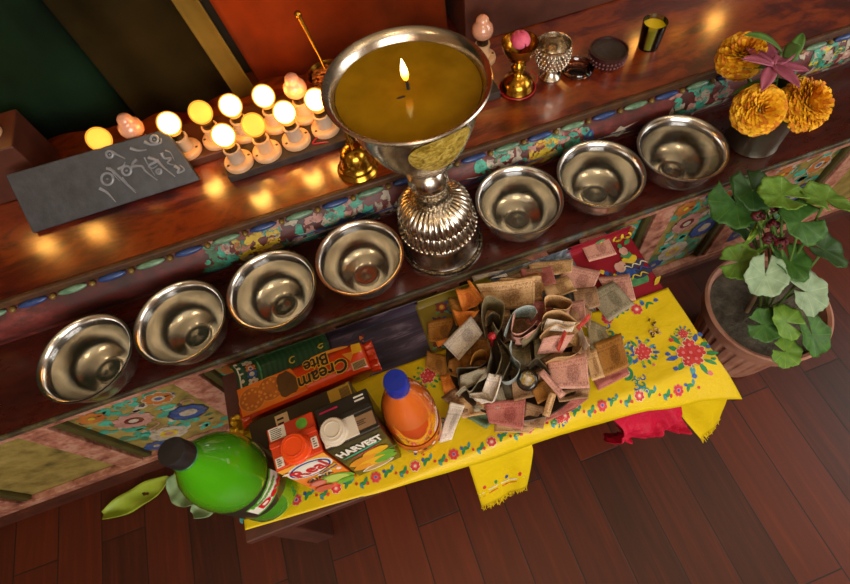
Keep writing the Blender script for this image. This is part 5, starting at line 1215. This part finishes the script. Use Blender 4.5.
FO = [
 ('dark olive note curled upright behind the red bead', [(485, 334), (482, 318), (483, 303), (488, 296), (497, 298), (504, 304), (503, 318), (499, 331), (493, 322)], .292, .055, 'olive', (0, .004)),
 ('dark note rolled inside the curled olive one', [(487, 316), (493, 312), (499, 316), (501, 326), (494, 331)], .282, .05, 'dark', (0, .004)),
 ('white blue note bent around pink ones in the middle of the heap', [(504, 335), (508, 322), (514, 310), (524, 306), (534, 306), (538, 312)], .295, .05, 'teal', (0, .003)),
 ('pink note folded inside the white blue one', [(515, 312), (512, 322), (512, 332), (520, 334), (531, 326), (538, 320)], .289, .05, 'pink', (0, .003)),
 ('tan pink note curving below the white blue one in the middle', [(514, 337), (523, 337), (535, 329), (541, 322)], .286, .05, 'pink', (0, .002)),
 ('olive note standing behind the white blue one', [(521, 341), (531, 334), (540, 326), (547, 318)], .28, .055, 'olive', (.002, .002)),
 ('tan note folded in a zigzag, rearmost of the tan stack', [(546, 310), (545, 298), (553, 295), (565, 297), (572, 302), (566, 309), (553, 308)], .287, .05, 'tan', (0, .003)),
 ('tan note folded in a zigzag, middle one of the tan stack', [(541, 329), (543, 316), (552, 311), (563, 311), (573, 318), (577, 322), (564, 322)], .285, .05, 'tan', (0, .003)),
 ('tan note folded in a zigzag, frontmost of the tan stack', [(540, 336), (549, 328), (557, 324), (568, 327), (580, 322)], .282, .045, 'tan', (0, .003)),
 ('orange tan note standing tall at the back, its top edge facing the lamp', [(476, 284), (490, 283), (510, 281), (535, 277)], .285, .05, 'tan', (.0, -.036)),
 ('second tall tan note just behind, showing only its right end', [(500, 279), (520, 278), (538, 275), (542, 277)], .28, .05, 'tan', (0, -.03)),
 ('long dark note falling forward, left one of the central folds', [(487, 338), (490, 350), (489, 362), (486, 374)], .282, .05, 'dark', (.01, .0)),
 ('long dark note falling forward, middle one of the central folds', [(500, 338), (507, 347), (510, 358), (506, 370), (502, 379)], .284, .05, 'dark', (.008, 0)),
 ('grey teal edged note bent in an S at the centre of the heap', [(511, 340), (509, 349), (513, 357), (520, 364), (517, 374), (509, 380), (502, 381)], .286, .05, 'teal', (.004, 0)),
 ('olive note between the S bent one and the glass ornament', [(497, 341), (501, 352), (499, 366), (494, 376)], .28, .05, 'olive', (.006, 0)),
 ('grey note standing on edge at the left front of the central folds', [(458, 385), (457, 369), (468, 367), (480, 366), (488, 361)], .268, .045, 'dark', (0, .004)),
 ('grey white note folded to a point in front of the dark folds', [(455, 394), (464, 386), (471, 391), (480, 378), (489, 366)], .262, .04, 'grey', (0, .004)),
 ('white blue note folded in a V, foremost of the central folds', [(472, 397), (482, 399), (493, 401), (497, 390), (501, 374)], [.25, .252, .254, .262, .27], .036, 'white', (0, .002)),
 ('amber note looped into a ring left of the dark folds', [(470, 364), (473, 354), (482, 350), (489, 355), (488, 366), (480, 369)], .27, .045, 'amber', (0, .003)),
 ('tan note folded upright beneath the white and pink one', [(545, 362), (556, 357), (568, 357), (580, 350), (585, 340)], .258, .035, 'tan', (0, .003)),
 ('pale tan note strip standing at the right edge of the tan stack', [(580, 327), (585, 336), (589, 346)], .268, .04, 'white', (0, .002)),
 ('dark olive note standing behind the glass ornament', [(527, 366), (537, 358), (545, 366), (552, 374)], .262, .04, 'dark', (0, .003)),
]
for a in FO: fold(*a)
def roll(label, a, b, r, col, z):
    p0, p1 = at(*a, z[0]), at(*b, z[1]); d = (p1 - p0); c0 = (p0 + p1) / 2; s1 = d.normalized().cross(V((0, 0, 1))).normalized(); s2 = s1.cross(d.normalized())
    def fn(u, w_):
        an = u * 4.6 * PI; q = r * (.55 + .45 * u); return d * (w_ - .5) + s1 * math.cos(an) * q * 1.3 + s2 * math.sin(an) * q * .7
    tag(MB().sheet(fn, 40, 8).build('banknote', NM[col], solid=.0005, loc=c0), label, 'banknote', GRP)
roll('pink note rolled into a slim tube lying right of the glass ornament', (541, 371), (563, 396), .0055, 'pink', (.262, .25))
roll('tan note rolled into a slim tube, nearest the front of the heap', (553, 393), (546, 416), .0055, 'tan', (.25, .234))
q = [at(418, 438, .206), at(432, 411, .218), at(455, 407, .216), at(433, 440, .206)]
c0 = sum(q, V()) / 4
lf = [at(439, 443, .208), at(452, 440, .208), at(465, 405, .222), at(450, 401, .232)]
tag(MB().sheet(lambda u, w_: ((lf[0] * (1 - u) + lf[1] * u) * (1 - w_) + (lf[3] * (1 - u) + lf[2] * u) * w_) - c0 + V((0, 0, .006 * math.sin(w_ * 5) + .004 * u)), 8, 18).build('banknote', NM['white'], solid=.0006, loc=c0), 'pale printed note strip lying beside the orange drink bottle', 'banknote', GRP)

# glass ornament and red bead in the heap
p = at(527, 380, .249)
r = thing('glass_ornament', 'clear glass bead in a dark silver mount with rainbow glints', 'ornament', p)
MB().lathe([(0, -.012), (.014, -.011), (.02, -.004), (.019, .003), (.014, .006), (0, .006)], 24, m=MX.Rotation(-.5, 3, 'Y')).build('silver_mount', pm('dark_silver', '#5a5650', '#3c3834', 40, .3, .9), r)
t = NT('iridescent_glass'); lw = t.new('ShaderNodeTexNoise'); t.link(t.mapping(), lw.inputs[0]); lw.inputs['Scale'].default_value = 70
t.set(col=t.ramp(lw.outputs[0], [(.35, '#d8d2c8'), (.5, '#c9a030'), (.6, '#b4b8b0'), (.7, '#58a0a0')]), metal=.6, rough=.08, coat=1, coatr=.03)  # rainbow glints painted into the glass colour
bm_ = MB(); bm_.lathe([(0, 0), (.008, .001), (.0135, .006), (.013, .012), (.008, .018), (0, .0195)], 9).build('faceted_glass', t.m, r, smooth=False)
r.location.z -= .0
p = at(492, 336, .287)
tag(MB().ell((0, 0, 0), (.0075, .0075, .0065), 20, 12, f=lambda q_: q_ * (1 + .05 * math.cos(7 * math.atan2(q_.y, q_.x)))).tube([(0, 0, -.004), (0, 0, -.05)], .0022, 6).build('red_bead', pm('red_lacquer_bead', '#a80f1e', '#8a0a16', 60, .35), loc=p), 'small round red bead standing between the dark folded notes', 'bead')

# ------------------------------------------------------------------ camera
cd = bpy.data.cameras.new('camera'); cam = bpy.data.objects.new('camera', cd); COL.objects.link(cam); sc.camera = cam
cd.sensor_fit = 'HORIZONTAL'; cd.sensor_width = 36; cd.lens = F_PX / 850 * 36; cd.shift_x = (425 - PPX) / 850; cd.shift_y = (PPY - 292) / 850
cd.clip_start = .02; cd.clip_end = 50
cam.matrix_world = MX(((RX.x, -RX.y, -RX.z, 0), (RY.x, -RY.y, -RY.z, 0), (RZ.x, -RZ.y, -RZ.z, CAM_H), (0, 0, 0, 1)))
cd.dof.use_dof = True; cd.dof.focus_distance = .93; cd.dof.aperture_fstop = 6
# stand the whole place on z = 0
for o in list(sc.objects):
    if o.parent is None: o.location.z += .2
sc.view_settings.view_transform = 'Standard'; sc.view_settings.look = 'None'; sc.view_settings.gamma = 1; sc.view_settings.use_curve_mapping = False
sc.view_settings.exposure = 0.0
try:
    sc.cycles.use_denoising = True; sc.cycles.max_bounces = 8; sc.cycles.transparent_max_bounces = 12; sc.cycles.caustics_refractive = False; sc.cycles.caustics_reflective = False; sc.cycles.sample_clamp_indirect = 4
except Exception: pass
